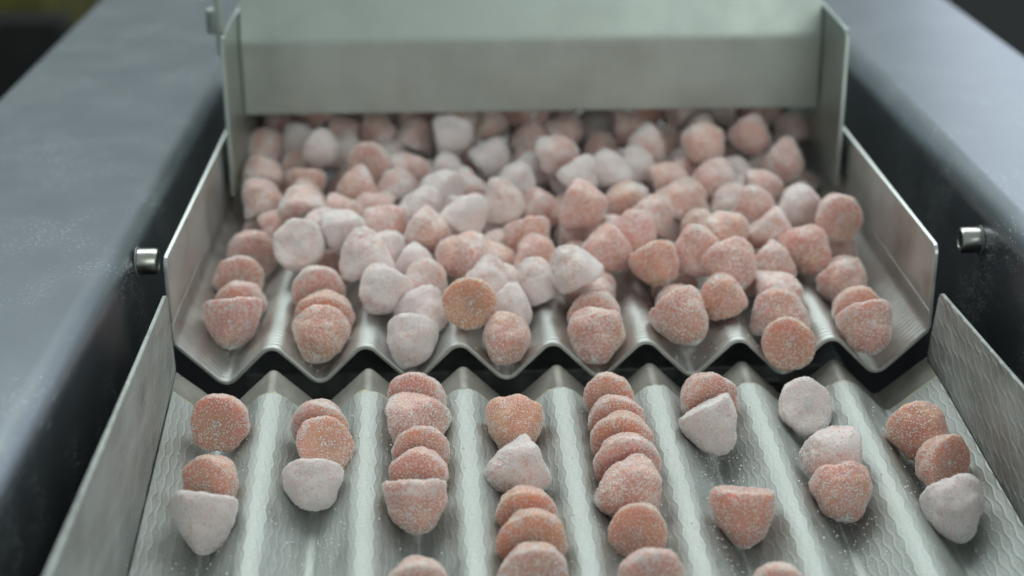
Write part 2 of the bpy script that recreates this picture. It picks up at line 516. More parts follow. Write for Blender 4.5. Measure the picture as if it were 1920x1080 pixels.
# things seen dimly in the gap below the trays
root = empty("drive_beam", (0, 0.062, -0.046))
tag(root, "dim dark steel cross beam below the upper tray", "beam")
box("beam", (-0.12, -0.012, -0.012), (0.12, 0.012, 0.012), M_UNDER, root, 0.001)
for x in (-0.075, -0.03, 0.02, 0.062, 0.09):
    V, F = lathe([(0.006, 0), (0.0065, 0.001), (0.0065, 0.006), (0.005, 0.008)], 6)
    b = obj("beam_nut", V, F, M_BOLT, root, None, False, 0.0004)
    b.location = (x, -0.012, 0.002); b.rotation_euler = (radians(90), 0, 0)

# ------------------------------------------------------------------ hopper with its gate
hop = empty("hopper", (0, 0.18, 0.0365))
tag(hop, "steel hopper with a folded gate plate over the rear tray", "hopper")
HX = 0.1320
gx = HX - 0.0006
def hop_plate(name, prof, thick, x0, x1, mat):
    """sheet whose profile is in (y, z), extruded along x"""
    bot = offset(prof, thick); n = len(prof)
    arc = [0.0]
    for i in range(1, n): arc.append(arc[-1] + (prof[i]-prof[i-1]).length)
    V = [(x0, p.x, p.y) for p in prof] + [(x1, p.x, p.y) for p in prof] + [(x0, p.x, p.y) for p in bot] + [(x1, p.x, p.y) for p in bot]
    U = [(a, x0) for a in arc] + [(a, x1) for a in arc] + [(a, x0) for a in arc] + [(a, x1) for a in arc]
    F = []
    for i in range(n-1):
        F += [(i, i+1, n+i+1, n+i), (2*n+i, 3*n+i, 3*n+i+1, 2*n+i+1), (i, 2*n+i, 2*n+i+1, i+1), (n+i, n+i+1, 3*n+i+1, 3*n+i)]
    F += [(0, n, 3*n, 2*n), (n-1, 3*n-1, 4*n-1, 2*n-1)]
    return obj(name, V, F, mat, hop, U, True, 0.0004, 50)
prof = fillet([(0.0, 0.0), (0.0, 0.034), (0.020, 0.100)], [0, 0.018, 0], 14)
hop_plate("gate_plate", prof, -0.002, -gx, gx, M_HOP)
for s in (-1, 1):
    poly = [(-0.043, -0.0245), (-0.043, 0.0415), (-0.040, 0.0455), (0.012, 0.0465), (0.10, 0.0465), (0.10, -0.0245)]
    plate("side_plate", poly, s*HX, s*(HX + 0.0018), M_HOP, hop, 0.0004)
plate("back_plate", [(0.098, -0.0245), (0.100, -0.0245), (0.100, 0.0465), (0.098, 0.0465)], -gx, gx, M_HOP, hop, 0.0)  # unseen back, added to stop light coming in behind the gate
box("light_block_lid", (-HX, 0.0185, 0.0470), (HX, 0.10, 0.0488), M_HOP, hop, 0.0004)  # unseen cover added to keep the hopper interior dark
# small bent lug on the left plate
V, F = lathe([(0.0030, 0), (0.0034, 0.0006), (0.0034, 0.010), (0.0028, 0.0106)], 12)
lug = obj("hinge_lug", V, F, M_HOP, hop, None, True, 0.0)
lug.location = (-HX - 0.0055, -0.030, 0.045)
plate("hinge_strap", [(-0.034, 0.036), (-0.026, 0.036), (-0.026, 0.062), (-0.034, 0.062)], -HX - 0.0044, -HX - 0.0020, M_HOP, hop, 0.0004)

# far things in the top corners
root = empty("olive_machine", (-0.95, 1.9, -0.85))
tag(root, "out-of-focus olive machine housing beyond the left side cover", "machine")
box("housing", (-0.45, -0.2, 0.0), (0.35, 0.3, 0.86), M_OLIVE, root, 0.02)
box("plinth", (-0.47, -0.24, 0.0), (0.37, -0.201, 0.62), M_DARK, root, 0.01)

# ------------------------------------------------------------------ gummies
def gum_mesh(i):
    rn = random.Random(100 + i)
    R = 0.0103; H = 0.0172 * rn.uniform(0.93, 1.05)
    prof = [(0.0, 0.025), (0.35, 0.015), (0.64, 0.004), (0.84, 0.002), (0.935, 0.018), (0.985, 0.06), (1.0, 0.12), (0.985, 0.23),
            (0.935, 0.37), (0.865, 0.50), (0.78, 0.62), (0.68, 0.73), (0.565, 0.83), (0.43, 0.91), (0.27, 0.965), (0.12, 0.99), (0.0, 1.0)]
    # finer profile by linear subdivision, smoothed
    pf = []
    for a, b in zip(prof[:-1], prof[1:]):
        for k in range(3):
            t = k/3; pf.append((a[0]+(b[0]-a[0])*t, a[1]+(b[1]-a[1])*t))
    pf.append(prof[-1])
    for _ in range(4):
        pf = [pf[0]] + [((pf[k-1][0]+2*pf[k][0]+pf[k+1][0])/4, (pf[k-1][1]+2*pf[k][1]+pf[k+1][1])/4) for k in range(1, len(pf)-1)] + [pf[-1]]
    n = 56
    tap = rn.uniform(-0.10, 0.10)
    ex = rn.uniform(0.89, 1.0)
    V, F = [], []
    off = Vector((rn.uniform(0, 50), rn.uniform(0, 50), rn.uniform(0, 50)))
    zc = 0.44 * H
    leanx, leany = rn.uniform(-0.12, 0.12), rn.uniform(-0.12, 0.12)
    def place(x, y, z):
        p = Vector((x + leanx*z*max(0, z/H), (y + leany*z*max(0, z/H)) * ex, z - zc))
        nn = p.normalized()
        d = 0.00120*noise.noise(p*160 + off) + 0.00030*noise.noise(p*420 + off) + 0.00030*noise.noise(p*1100 + off)
        cr = noise.noise(p*1700 - off)
        if cr > 0.25: d += 0.0005*(cr - 0.25)
        return p + nn*d
    V.append(place(0, 0, pf[0][1]*H))
    for (r, z) in pf[1:-1]:
        bulge = 1 + tap*(z*(1-z))*2
        for k in range(n):
            a = 2*pi*(k)/n
            V.append(place(R*r*bulge*cos(a), R*r*bulge*sin(a), z*H))
    V.append(place(0, 0, H))
    m = len(pf) - 2
    for k in range(n): F.append((0, 1+(k+1) % n, 1+k))
    for i2 in range(m-1):
        for k in range(n):
            a = 1 + i2*n + k; b = 1 + i2*n + (k+1) % n
            F.append((a, b, b+n, a+n))
    last = len(V)-1
    for k in range(n): F.append((1+(m-1)*n+k, 1+(m-1)*n+(k+1) % n, last))
    # raised sugar crystals: tiny skewed cubes half sunk in the skin
    nb = len(F)
    faces0 = list(F)
    for _ in range(760):
        f = faces0[rn.randrange(len(faces0))]
        w = [rn.random() + 0.05 for _ in f]; sw = sum(w)
        p = sum((V[q]*(a/sw) for q, a in zip(f, w)), Vector())
        nn = p.normalized()
        t1 = nn.orthogonal().normalized(); t2 = nn.cross(t1)
        s = rn.uniform(0.00008, 0.00022) * (1.25 if rn.random() < 0.1 else 1)
        an = rn.uniform(0, pi); ca, sa = cos(an), sin(an)
        t1, t2 = t1*ca + t2*sa, t2*ca - t1*sa
        tl = Vector((rn.uniform(-.4, .4), rn.uniform(-.4, .4), rn.uniform(-.4, .4)))
        n2 = (nn + tl).normalized()
        b0 = len(V)
        for dz in (-0.6, 0.8):
            for dx, dy in ((-1, -1), (1, -1), (1, 1), (-1, 1)):
                V.append(p + t1*(dx*s*(1.2 if dz < 0 else 0.9)) + t2*(dy*s) + n2*(dz*s))
        for q in ((3, 2, 1, 0), (4, 5, 6, 7), (0, 1, 5, 4), (1, 2, 6, 5), (2, 3, 7, 6), (3, 0, 4, 7)):
            F.append(tuple(b0 + k for k in q))
    me = bpy.data.meshes.new("gummy")
    me.from_pydata([tuple(v) for v in V], [], F)
    me.update()
    for k, p in enumerate(me.polygons):
        p.use_smooth = k < nb
        p.material_index = 0 if k < nb else 1
    me.materials.append(M_GUM); me.materials.append(M_SUGAR)
    return me
MESHES = [gum_mesh(i) for i in range(12)]

GUMMIES = [
    (-0.11465, -0.04094, -0.00892, 0.123, 0.964, -0.238, 0.995, 0.36, 0.45, 0.72, 'pink gummy, third from front in the leftmost lane of front tray', 'gummies in single file on the front tray'),
    (-0.11253, -0.07561, -0.01305, 0.434, 0.894, -0.114, 0.93, 0.36, 0.55, 0.72, 'amber gummy, second from front in the leftmost lane of front tray', 'gummies in single file on the front tray'),
    (-0.11334, -0.09674, -0.01533, -0.11, -0.582, -0.806, 1.01, 0.86, 0.2, 1.0, 'frosted white gummy, frontmost in the leftmost lane of front tray', 'gummies in single file on the front tray'),
    (-0.08101, -0.0424, -0.00883, 0.09, 0.983, 0.159, 0.96, 0.5, 0.35, 0.72, 'pink gummy, third from front in the second lane from left of front tray', 'gummies in single file on the front tray'),
    (-0.07939, -0.05788, -0.01025, -0.407, 0.77, -0.492, 0.93, 0.38, 0.7, 0.72, 'amber gummy, second from front in the second lane from left of front tray', 'gummies in single file on the front tray'),
    (-0.08161, -0.0758, -0.01585, 0.002, -0.741, -0.671, 0.951, 0.88, 0.2, 1.0, 'frosted white gummy, frontmost in the second lane from left of front tray', 'gummies in single file on the front tray'),
    (-0.04837, -0.02552, -0.00844, 0.175, 0.985, -0.004, 1.024, 0.5, 0.4, 0.72, 'pink gummy, sixth from front in the third lane from left of front tray', 'gummies in single file on the front tray'),
    (-0.04823, -0.04158, -0.00974, 0.937, -0.088, 0.339, 1.047, 0.5, 0.3, 1.0, 'pink gummy, fifth from front in the third lane from left of front tray', 'gummies in single file on the front tray'),
    (-0.04664, -0.0575, -0.01184, 0.014, 1.0, -0.006, 0.93, 0.5, 0.5, 0.72, 'pink gummy, fourth from front in the third lane from left of front tray', 'gummies in single file on the front tray'),
    (-0.04718, -0.06881, -0.01439, 0.135, 0.991, -0.019, 0.93, 0.46, 0.5, 0.72, 'pink gummy, third from front in the third lane from left of front tray', 'gummies in single file on the front tray'),
    (-0.0484, -0.08889, -0.01591, 0.013, -0.529, -0.849, 1.003, 0.5, 0.4, 1.0, 'pink gummy, second from front in the third lane from left of front tray', 'gummies in single file on the front tray'),
    (-0.04601, -0.12808, -0.02, 0.029, 0.998, 0.063, 0.93, 0.5, 0.5, 0.72, 'pink gummy, frontmost in the third lane from left of front tray', 'gummies in single file on the front tray'),
    (-0.01582, -0.04409, -0.01179, -0.09, -0.946, -0.312, 0.943, 0.3, 0.7, 1.0, 'amber gummy, fifth from front in the fourth lane from left of front tray', 'gummies in single file on the front tray'),
    (-0.01553, -0.07119, -0.01395, -0.902, -0.355, -0.246, 0.969, 0.74, 0.15, 1.0, 'frosted white gummy, fourth from front in the fourth lane from left of front tray', 'gummies in single file on the front tray'),
    (-0.01263, -0.09014, -0.01674, 0.108, 0.983, 0.146, 0.93, 0.36, 0.7, 0.72, 'amber gummy, third from front in the fourth lane from left of front tray', 'gummies in single file on the front tray'),
    (-0.01207, -0.10688, -0.01719, 0.081, 0.995, 0.064, 1.038, 0.38, 0.8, 0.72, 'amber gummy, second from front in the fourth lane from left of front tray', 'gummies in single file on the front tray'),
    (-0.01283, -0.1225, -0.01957, -0.105, 0.994, -0.027, 0.962, 0.5, 0.6, 0.72, 'amber gummy, frontmost in the fourth lane from left of front tray', 'gummies in single file on the front tray'),
    (0.01856, -0.02497, -0.00961, 0.15, 0.986, 0.08, 0.937, 0.45, 0.6, 0.72, 'amber gummy, seventh from front in the fifth lane from left of front tray', 'gummies in single file on the front tray'),
    (0.01923, -0.03808, -0.01122, -0.019, 0.986, 0.163, 0.954, 0.48, 0.4, 0.72, 'pink gummy, sixth from front in the fifth lane from left of front tray', 'gummies in single file on the front tray'),
    (0.02035, -0.05292, -0.01206, 0.132, 0.989, 0.074, 1.036, 0.4, 0.8, 0.72, 'amber gummy, fifth from front in the fifth lane from left of front tray', 'gummies in single file on the front tray'),
    (0.02041, -0.06578, -0.01241, 0.012, 0.984, 0.179, 1.08, 0.5, 0.3, 0.72, 'pink gummy, fourth from front in the fifth lane from left of front tray', 'gummies in single file on the front tray'),
    (0.01863, -0.08357, -0.01486, -0.918, -0.389, 0.083, 1.067, 0.46, 0.3, 1.0, 'pink gummy, third from front in the fifth lane from left of front tray', 'gummies in single file on the front tray'),
    (0.02113, -0.10075, -0.01805, 0.159, 0.987, 0.005, 0.93, 0.4, 0.65, 0.72, 'amber gummy, second from front in the fifth lane from left of front tray', 'gummies in single file on the front tray'),
    (0.02181, -0.12349, -0.0201, -0.134, 0.976, 0.174, 0.978, 0.5, 0.5, 0.72, 'pink gummy, frontmost in the fifth lane from left of front tray', 'gummies in single file on the front tray'),
    (0.05275, -0.02591, -0.01021, -0.097, 0.994, 0.042, 1.012, 0.45, 0.4, 0.72, 'pink gummy, fourth from front in the sixth lane from left of front tray', 'gummies in single file on the front tray'),
    (0.05184, -0.04569, -0.01206, 0.436, -0.405, -0.803, 0.997, 0.88, 0.2, 1.0, 'frosted white gummy, third from front in the sixth lane from left of front tray', 'gummies in single file on the front tray'),
    (0.05418, -0.09488, -0.01828, -0.067, -0.404, -0.912, 1.016, 0.38, 0.45, 1.0, 'pink gummy, second from front in the sixth lane from left of front tray', 'gummies in single file on the front tray'),
    (0.05871, -0.13261, -0.02068, 0.1, 0.991, 0.089, 0.93, 0.5, 0.4, 0.72, 'pink gummy, frontmost in the sixth lane from left of front tray', 'gummies in single file on the front tray'),
    (0.08586, -0.03019, -0.01403, -0.194, 0.719, -0.667, 0.97, 0.93, 0.3, 0.72, 'chalk white gummy, third from front in the seventh lane from left of front tray', 'gummies in single file on the front tray'),
    (0.08751, -0.06603, -0.01332, -0.972, -0.14, 0.187, 1.08, 0.74, 0.15, 1.0, 'frosted white gummy, second from front in the seventh lane from left of front tray', 'gummies in single file on the front tray'),
    (0.08823, -0.08427, -0.01815, 0.014, -0.876, -0.482, 0.989, 0.42, 0.4, 1.0, 'pink gummy, frontmost in the seventh lane from left of front tray', 'gummies in single file on the front tray'),
    (0.12196, -0.05132, -0.01449, 0.232, -0.883, -0.408, 1.01, 0.32, 0.6, 1.0, 'amber gummy, third from front in the rightmost lane of front tray', 'gummies in single file on the front tray'),
    (0.12301, -0.06819, -0.01473, -0.551, 0.828, -0.105, 0.983, 0.36, 0.65, 0.72, 'amber gummy, second from front in the rightmost lane of front tray', 'gummies in single file on the front tray'),
    (0.12244, -0.09268, -0.01912, 0.086, -0.893, -0.443, 0.991, 0.93, 0.05, 1.0, 'chalk white gummy, frontmost in the rightmost lane of front tray', 'gummies in single file on the front tray'),
    (-0.11907, 0.02686, -0.00131, 0.065, -0.499, -0.864, 1.08, 0.46, 0.3, 1.0, 'pink gummy, frontmost in the leftmost lane of rear tray', 'gummies in the grooves of the rear tray'),
    (-0.11889, 0.04711, -0.00055, -0.065, 0.978, 0.2, 0.93, 0.5, 0.45, 0.72, 'pink gummy, second from front in the leftmost lane of rear tray', 'gummies in the grooves of the rear tray'),
    (-0.12156, 0.06695, 0.00232, -0.013, 0.997, 0.078, 0.981, 0.5, 0.5, 0.72, 'pink gummy, third from front in the leftmost lane of rear tray', 'gummies in the grooves of the rear tray'),
    (-0.12014, 0.09522, 0.00177, -0.12, 0.982, 0.147, 1.049, 0.52, 0.35, 0.72, 'pink gummy, fourth from front in the leftmost lane of rear tray', 'gummies in the grooves of the rear tray'),
    (-0.119, 0.12405, -0.00075, -0.029, 0.977, 0.212, 0.93, 0.6, 0.2, 0.72, 'pale pink gummy, fifth from front in the leftmost lane of rear tray', 'gummies in the grooves of the rear tray'),
    (-0.08517, 0.01077, -0.00139, -0.037, -0.936, -0.351, 1.02, 0.42, 0.55, 1.0, 'amber gummy, frontmost in the second lane from left of rear tray', 'gummies in the grooves of the rear tray'),
    (-0.08494, 0.02954, 0.00078, -0.049, 0.985, 0.166, 1.027, 0.42, 0.6, 0.72, 'amber gummy, second from front in the second lane from left of rear tray', 'gummies in the grooves of the rear tray'),
    (-0.0884, 0.04716, 0.00417, -0.045, 0.996, 0.075, 1.068, 0.55, 0.4, 0.72, 'pale pink gummy, third from front in the second lane from left of rear tray', 'gummies in the grooves of the rear tray'),
    (-0.08631, 0.08017, -0.00015, -0.118, 0.99, 0.073, 0.93, 0.5, 0.7, 0.72, 'amber gummy, fourth from front in the second lane from left of rear tray', 'gummies in the grooves of the rear tray'),
    (-0.05126, 0.00831, -0.0029, -0.029, -0.827, -0.562, 0.93, 0.82, 0.15, 1.0, 'frosted white gummy, frontmost in the third lane from left of rear tray', 'gummies in the grooves of the rear tray'),
    (-0.04733, 0.02606, 0.0004, 0.433, -0.757, -0.49, 0.93, 0.76, 0.15, 1.0, 'frosted white gummy, second from front in the third lane from left of rear tray', 'gummies in the grooves of the rear tray'),
    (-0.01691, 0.0038, -0.00176, -0.131, -0.941, -0.312, 0.954, 0.42, 0.4, 1.0, 'pink gummy, frontmost in the fourth lane from left of rear tray', 'gummies in the grooves of the rear tray'),
    (-0.01395, 0.02813, 0.00028, 0.684, -0.591, -0.429, 0.93, 0.82, 0.15, 1.0, 'frosted white gummy, second from front in the fourth lane from left of rear tray', 'gummies in the grooves of the rear tray'),
    (0.01626, 0.00535, -0.00101, -0.038, -0.923, -0.383, 1.015, 0.46, 0.4, 1.0, 'pink gummy, frontmost in the fifth lane from left of rear tray', 'gummies in the grooves of the rear tray'),
    (0.01744, 0.02787, -0.00037, 0.121, 0.992, 0.023, 0.989, 0.5, 0.55, 0.72, 'amber gummy, second from front in the fifth lane from left of rear tray', 'gummies in the grooves of the rear tray'),
    (0.01783, 0.04628, 0.00055, 0.535, 0.672, 0.512, 1.006, 0.6, 0.4, 1.0, 'pale pink gummy, third from front in the fifth lane from left of rear tray', 'gummies in the grooves of the rear tray'),
    (0.049, 0.01346, 0.00224, 0.476, -0.651, -0.591, 1.072, 0.44, 0.4, 1.0, 'pink gummy, frontmost in the sixth lane from left of rear tray', 'gummies in the grooves of the rear tray'),
    (0.04939, 0.03616, -0.00105, -0.853, 0.044, 0.52, 0.93, 0.52, 0.3, 1.0, 'pink gummy, second from front in the sixth lane from left of rear tray', 'gummies in the grooves of the rear tray'),
    (0.05123, 0.05739, -0.00091, 0.112, 0.968, 0.223, 0.93, 0.5, 0.5, 0.72, 'pink gummy, third from front in the sixth lane from left of rear tray', 'gummies in the grooves of the rear tray'),
    (0.08568, -0.00068, -0.00095, 0.173, 0.974, -0.145, 0.991, 0.38, 0.65, 0.72, 'amber gummy, frontmost in the seventh lane from left of rear tray', 'gummies in the grooves of the rear tray'),
    (0.08533, 0.01828, 0.00287, -0.155, 0.213, 0.965, 1.08, 0.48, 0.35, 1.0, 'pink gummy, second from front in the seventh lane from left of rear tray', 'gummies in the grooves of the rear tray'),
    (0.08864, 0.03792, 0.00114, 0.978, -0.116, 0.174, 1.001, 0.62, 0.2, 1.0, 'pale pink gummy, third from front in the seventh lane from left of rear tray', 'gummies in the grooves of the rear tray'),
    (0.11595, 0.00395, 0.00092, 0.171, -0.664, -0.728, 1.017, 0.46, 0.3, 1.0, 'pink gummy, frontmost in the rightmost lane of rear tray', 'gummies in the grooves of the rear tray'),
    (0.11643, 0.0248, 0.00173, 0.056, 0.996, 0.066, 0.93, 0.5, 0.5, 0.72, 'pink gummy, second from front in the rightmost lane of rear tray', 'gummies in the grooves of the rear tray'),
    (0.11769, 0.04659, 0.00082, 0.401, -0.762, -0.509, 1.01, 0.5, 0.35, 1.0, 'pink gummy, third from front in the rightmost lane of rear tray', 'gummies in the grooves of the rear tray'),
    (0.1188, 0.06291, -0.00121, -0.085, 0.996, 0.019, 0.93, 0.52, 0.5, 0.72, 'pink gummy, fourth from front in the rightmost lane of rear tray', 'gummies in the grooves of the rear tray'),
    (0.12279, 0.08748, 0.00106, 0.61, -0.463, -0.643, 0.93, 0.56, 0.3, 1.0, 'pale pink gummy, fifth from front in the rightmost lane of rear tray', 'gummies in the grooves of the rear tray'),
    (-0.09745, 0.07013, 0.01194, -0.014, 0.797, -0.604, 1.022, 0.8, 0.35, 1.0, "frosted white gummy, leftmost in the pile's sixth row from the gate", 'gummies heaped in the rear tray'),
    (-0.07073, 0.05273, 0.0154, -0.182, 0.175, 0.968, 1.046, 0.76, 0.25, 1.0, "frosted white gummy, leftmost in the pile's front row", 'gummies heaped in the rear tray'),
    (-0.07895, 0.07424, 0.01803, 0.919, -0.113, 0.379, 0.93, 0.8, 0.2, 1.0, "frosted white gummy, second from left in the pile's sixth row from the gate", 'gummies heaped in the rear tray'),
    (-0.06389, 0.07145, 0.01065, 0.46, 0.069, 0.885, 0.93, 0.82, 0.2, 1.0, "frosted white gummy, third from left in the pile's sixth row from the gate", 'gummies heaped in the rear tray'),
    (-0.05073, 0.06167, 0.0059, 0.854, -0.369, -0.366, 0.93, 0.97, 0.1, 1.0, "chalk white gummy, third from left in the pile's front row", 'gummies heaped in the rear tray'),
    (-0.06337, 0.03213, 0.00776, -0.5, -0.754, -0.427, 0.989, 0.78, 0.25, 1.0, "frosted white gummy, second from left in the pile's front row", 'gummies heaped in the rear tray'),
    (-0.04657, 0.04496, 0.00693, 0.32, 0.096, 0.942, 0.93, 0.62, 0.3, 1.0, "pale pink gummy, fourth from left in the pile's front row", 'gummies heaped in the rear tray'),
    (-0.0295, 0.01913, 0.00895, 0.108, 0.965, -0.237, 0.963, 0.3, 0.85, 1.0, "amber gummy, sixth from left in the pile's front row", 'gummies heaped in the rear tray'),
    (-0.02318, 0.04113, 0.00857, 0.184, 0.303, 0.935, 0.93, 0.76, 0.2, 1.0, "frosted white gummy, seventh from left in the pile's front row", 'gummies heaped in the rear tray'),
    (-0.00413, 0.04357, 0.00749, -0.426, 0.072, 0.902, 0.934, 0.82, 0.2, 1.0, "frosted white gummy, seventh from right in the pile's front row", 'gummies heaped in the rear tray'),
    (-0.03341, 0.05842, 0.01143, -0.965, -0.146, 0.217, 1.049, 0.5, 0.4, 1.0, "pink gummy, fifth from left in the pile's front row", 'gummies heaped in the rear tray'),
    (-0.00259, 0.06445, 0.00921, 0.073, 0.276, 0.958, 0.93, 0.5, 0.35, 1.0, "pink gummy, seventh from left in the pile's sixth row from the gate", 'gummies heaped in the rear tray'),
    (0.00966, 0.03446, 0.01566, -0.502, 0.241, 0.831, 0.93, 0.76, 0.25, 1.0, "frosted white gummy, sixth from right in the pile's front row", 'gummies heaped in the rear tray'),
    (0.02361, 0.05935, 0.01164, -0.822, -0.403, -0.402, 0.987, 0.46, 0.2, 1.0, "pink gummy, eighth from right in the pile's sixth row from the gate", 'gummies heaped in the rear tray'),
    (0.01334, 0.07533, 0.00294, 0.364, 0.337, 0.868, 0.93, 0.6, 0.4, 1.0, "pale pink gummy, eighth from left in the pile's sixth row from the gate", 'gummies heaped in the rear tray'),
    (0.04233, 0.04628, 0.01107, 0.304, -0.643, -0.703, 0.93, 0.44, 0.75, 1.0, "amber gummy, fifth from right in the pile's front row", 'gummies heaped in the rear tray'),
    (0.06435, 0.02462, 0.00738, -0.284, 0.05, 0.958, 0.93, 0.36, 0.5, 1.0, "pink gummy, fourth from right in the pile's front row", 'gummies heaped in the rear tray'),
    (0.04861, 0.07453, 0.00267, 0.018, 0.872, 0.489, 0.93, 0.54, 0.4, 1.0, "pale pink gummy, fifth from right in the pile's sixth row from the gate", 'gummies heaped in the rear tray'),
    (0.06064, 0.0556, 0.01431, 0.111, -0.12, 0.987, 0.993, 0.5, 0.3, 1.0, "pink gummy, third from right in the pile's sixth row from the gate", 'gummies heaped in the rear tray'),
    (0.07195, 0.03969, 0.01211, 0.311, -0.879, -0.361, 1.003, 0.46, 0.25, 1.0, "pink gummy, third from right in the pile's front row", 'gummies heaped in the rear tray'),
    (0.08927, 0.05492, 0.00695, 0.744, -0.385, -0.545, 0.93, 0.5, 0.3, 1.0, "pink gummy, rightmost in the pile's front row", 'gummies heaped in the rear tray'),
    (0.07439, 0.07027, 0.01574, 0.925, -0.052, 0.378, 0.93, 0.5, 0.75, 1.0, "amber gummy, fourth from right in the pile's fifth row from the gate", 'gummies heaped in the rear tray'),
    (0.06443, 0.08775, 0.01044, -0.476, 0.164, 0.864, 0.93, 0.52, 0.5, 1.0, "pink gummy, fifth from right in the pile's fifth row from the gate", 'gummies heaped in the rear tray'),
    (0.09235, 0.07579, 0.01252, 0.658, -0.235, -0.715, 0.93, 0.56, 0.4, 1.0, "pale pink gummy, second from right in the pile's sixth row from the gate", 'gummies heaped in the rear tray'),
    (0.10466, 0.06244, 0.00948, 0.222, -0.878, -0.424, 0.993, 0.38, 0.35, 1.0, "pink gummy, rightmost in the pile's sixth row from the gate", 'gummies heaped in the rear tray'),
    (0.11974, 0.08048, 0.01853, -0.019, 0.994, -0.107, 0.95, 0.5, 0.4, 1.0, "pink gummy, rightmost in the pile's fifth row from the gate", 'gummies heaped in the rear tray'),
    (-0.12558, 0.19731, 0.01689, 0.31, 0.349, 0.884, 0.93, 0.56, 0.1, 1.0, "pale pink gummy, leftmost in the pile's second row from the gate", 'gummies heaped in the rear tray'),
    (-0.10867, 0.19837, 0.019, -0.199, 0.379, 0.904, 0.93, 0.85, 0.1, 1.0, "frosted white gummy, third from left in the pile's row at the gate", 'gummies heaped in the rear tray'),
    (-0.09559, 0.17031, 0.0218, 0.838, -0.363, -0.408, 0.93, 0.85, 0.15, 1.0, "frosted white gummy, second from left in the pile's second row from the gate", 'gummies heaped in the rear tray'),
    (-0.07278, 0.15438, 0.02155, 0.208, 0.975, -0.075, 0.953, 0.55, 0.55, 1.0, "pale pink gummy, fourth from left in the pile's second row from the gate", 'gummies heaped in the rear tray'),
    (-0.03684, 0.18461, 0.02327, 0.989, 0.041, 0.145, 1.021, 0.93, 0.1, 1.0, "chalk white gummy, fourteenth from left in the pile's row at the gate", 'gummies heaped in the rear tray'),
    (-0.01827, 0.17107, 0.01734, 0.76, 0.053, 0.647, 0.93, 0.88, 0.1, 1.0, "frosted white gummy, eighth from left in the pile's second row from the gate", 'gummies heaped in the rear tray'),
    (-0.03792, 0.15952, 0.01272, 0.92, -0.305, -0.247, 0.93, 0.82, 0.15, 1.0, "frosted white gummy, sixth from left in the pile's second row from the gate", 'gummies heaped in the rear tray'),
    (0.01079, 0.15223, 0.02456, 0.89, -0.217, 0.401, 1.001, 0.6, 0.25, 1.0, "pale pink gummy, eighth from right in the pile's second row from the gate", 'gummies heaped in the rear tray'),
    (0.05087, 0.16967, 0.0221, -0.936, -0.26, -0.237, 0.93, 0.64, 0.3, 1.0, "pale pink gummy, seventh from right in the pile's second row from the gate", 'gummies heaped in the rear tray'),
    (0.07534, 0.15196, 0.02573, -0.036, -0.874, -0.485, 0.954, 0.5, 0.4, 1.0, "pink gummy, fifth from right in the pile's second row from the gate", 'gummies heaped in the rear tray'),
    (0.07902, 0.19219, 0.02116, 0.009, 0.365, 0.931, 0.93, 0.74, 0.1, 1.0, "frosted white gummy, sixth from right in the pile's row at the gate", 'gummies heaped in the rear tray'),
    (0.10076, 0.17504, 0.02356, 0.448, -0.631, -0.633, 0.945, 0.5, 0.1, 1.0, "pink gummy, third from right in the pile's row at the gate", 'gummies heaped in the rear tray'),
    (0.1261, 0.2067, 0.01885, -0.154, 0.371, 0.916, 0.939, 0.6, 0.1, 1.0, "pale pink gummy, rightmost in the pile's row at the gate", 'gummies heaped in the rear tray'),
    (0.11301, 0.15334, 0.01833, 0.701, -0.558, -0.445, 0.957, 0.54, 0.2, 1.0, "pale pink gummy, rightmost in the pile's second row from the gate", 'gummies heaped in the rear tray'),
    (0.09155, 0.16202, 0.01101, 0.019, 0.373, 0.928, 0.93, 0.92, 0.1, 1.0, "chalk white gummy, fourth from right in the pile's second row from the gate", 'gummies heaped in the rear tray'),
    (0.03343, 0.19946, 0.0119, 0.021, 0.374, 0.927, 0.93, 0.5, 0.1, 1.0, "pink gummy, twelfth from right in the pile's row at the gate", 'gummies heaped in the rear tray'),
    (0.00089, 0.2007, 0.01571, 0.5, 0.139, 0.855, 0.93, 0.5, 0.1, 1.0, "pink gummy, eighteenth from right in the pile's row at the gate", 'gummies heaped in the rear tray'),
    (0.01682, 0.20755, 0.01724, 0.876, 0.168, 0.452, 0.93, 0.5, 0.1, 1.0, "pink gummy, fifteenth from right in the pile's row at the gate", 'gummies heaped in the rear tray'),
    (0.06401, 0.19995, 0.01056, 0.945, 0.099, 0.312, 0.93, 0.5, 0.1, 1.0, "pink gummy, ninth from right in the pile's row at the gate", 'gummies heaped in the rear tray'),
    (-0.05477, 0.20141, 0.01931, 0.343, 0.367, 0.864, 0.93, 0.55, 0.2, 1.0, "pale pink gummy, twelfth from left in the pile's row at the gate", 'gummies heaped in the rear tray'),
    (-0.12122, 0.23019, 0.01583, 0.999, -0.029, -0.019, 0.93, 0.5, 0.1, 1.0, "pink gummy, second from left in the pile's row at the gate", 'gummies heaped in the rear tray'),
    (-0.08894, 0.21603, 0.01578, 1.0, -0.023, -0.003, 0.93, 0.5, 0.1, 1.0, "pink gummy, seventh from left in the pile's row at the gate", 'gummies heaped in the rear tray'),
    (0.04787, 0.21104, 0.01798, 1.0, -0.024, -0.008, 0.93, 0.5, 0.1, 1.0, "pink gummy, eleventh from right in the pile's row at the gate", 'gummies heaped in the rear tray'),
    (-0.07343, 0.2102, 0.01951, -0.501, 0.19, 0.844, 0.93, 0.5, 0.1, 1.0, "pink gummy, tenth from left in the pile's row at the gate", 'gummies heaped in the rear tray'),
    (-0.12742, 0.24917, 0.01201, -0.126, 0.362, 0.923, 0.93, 0.5, 0.1, 1.0, "pink gummy, leftmost in the pile's row at the gate", 'gummies heaped in the rear tray'),
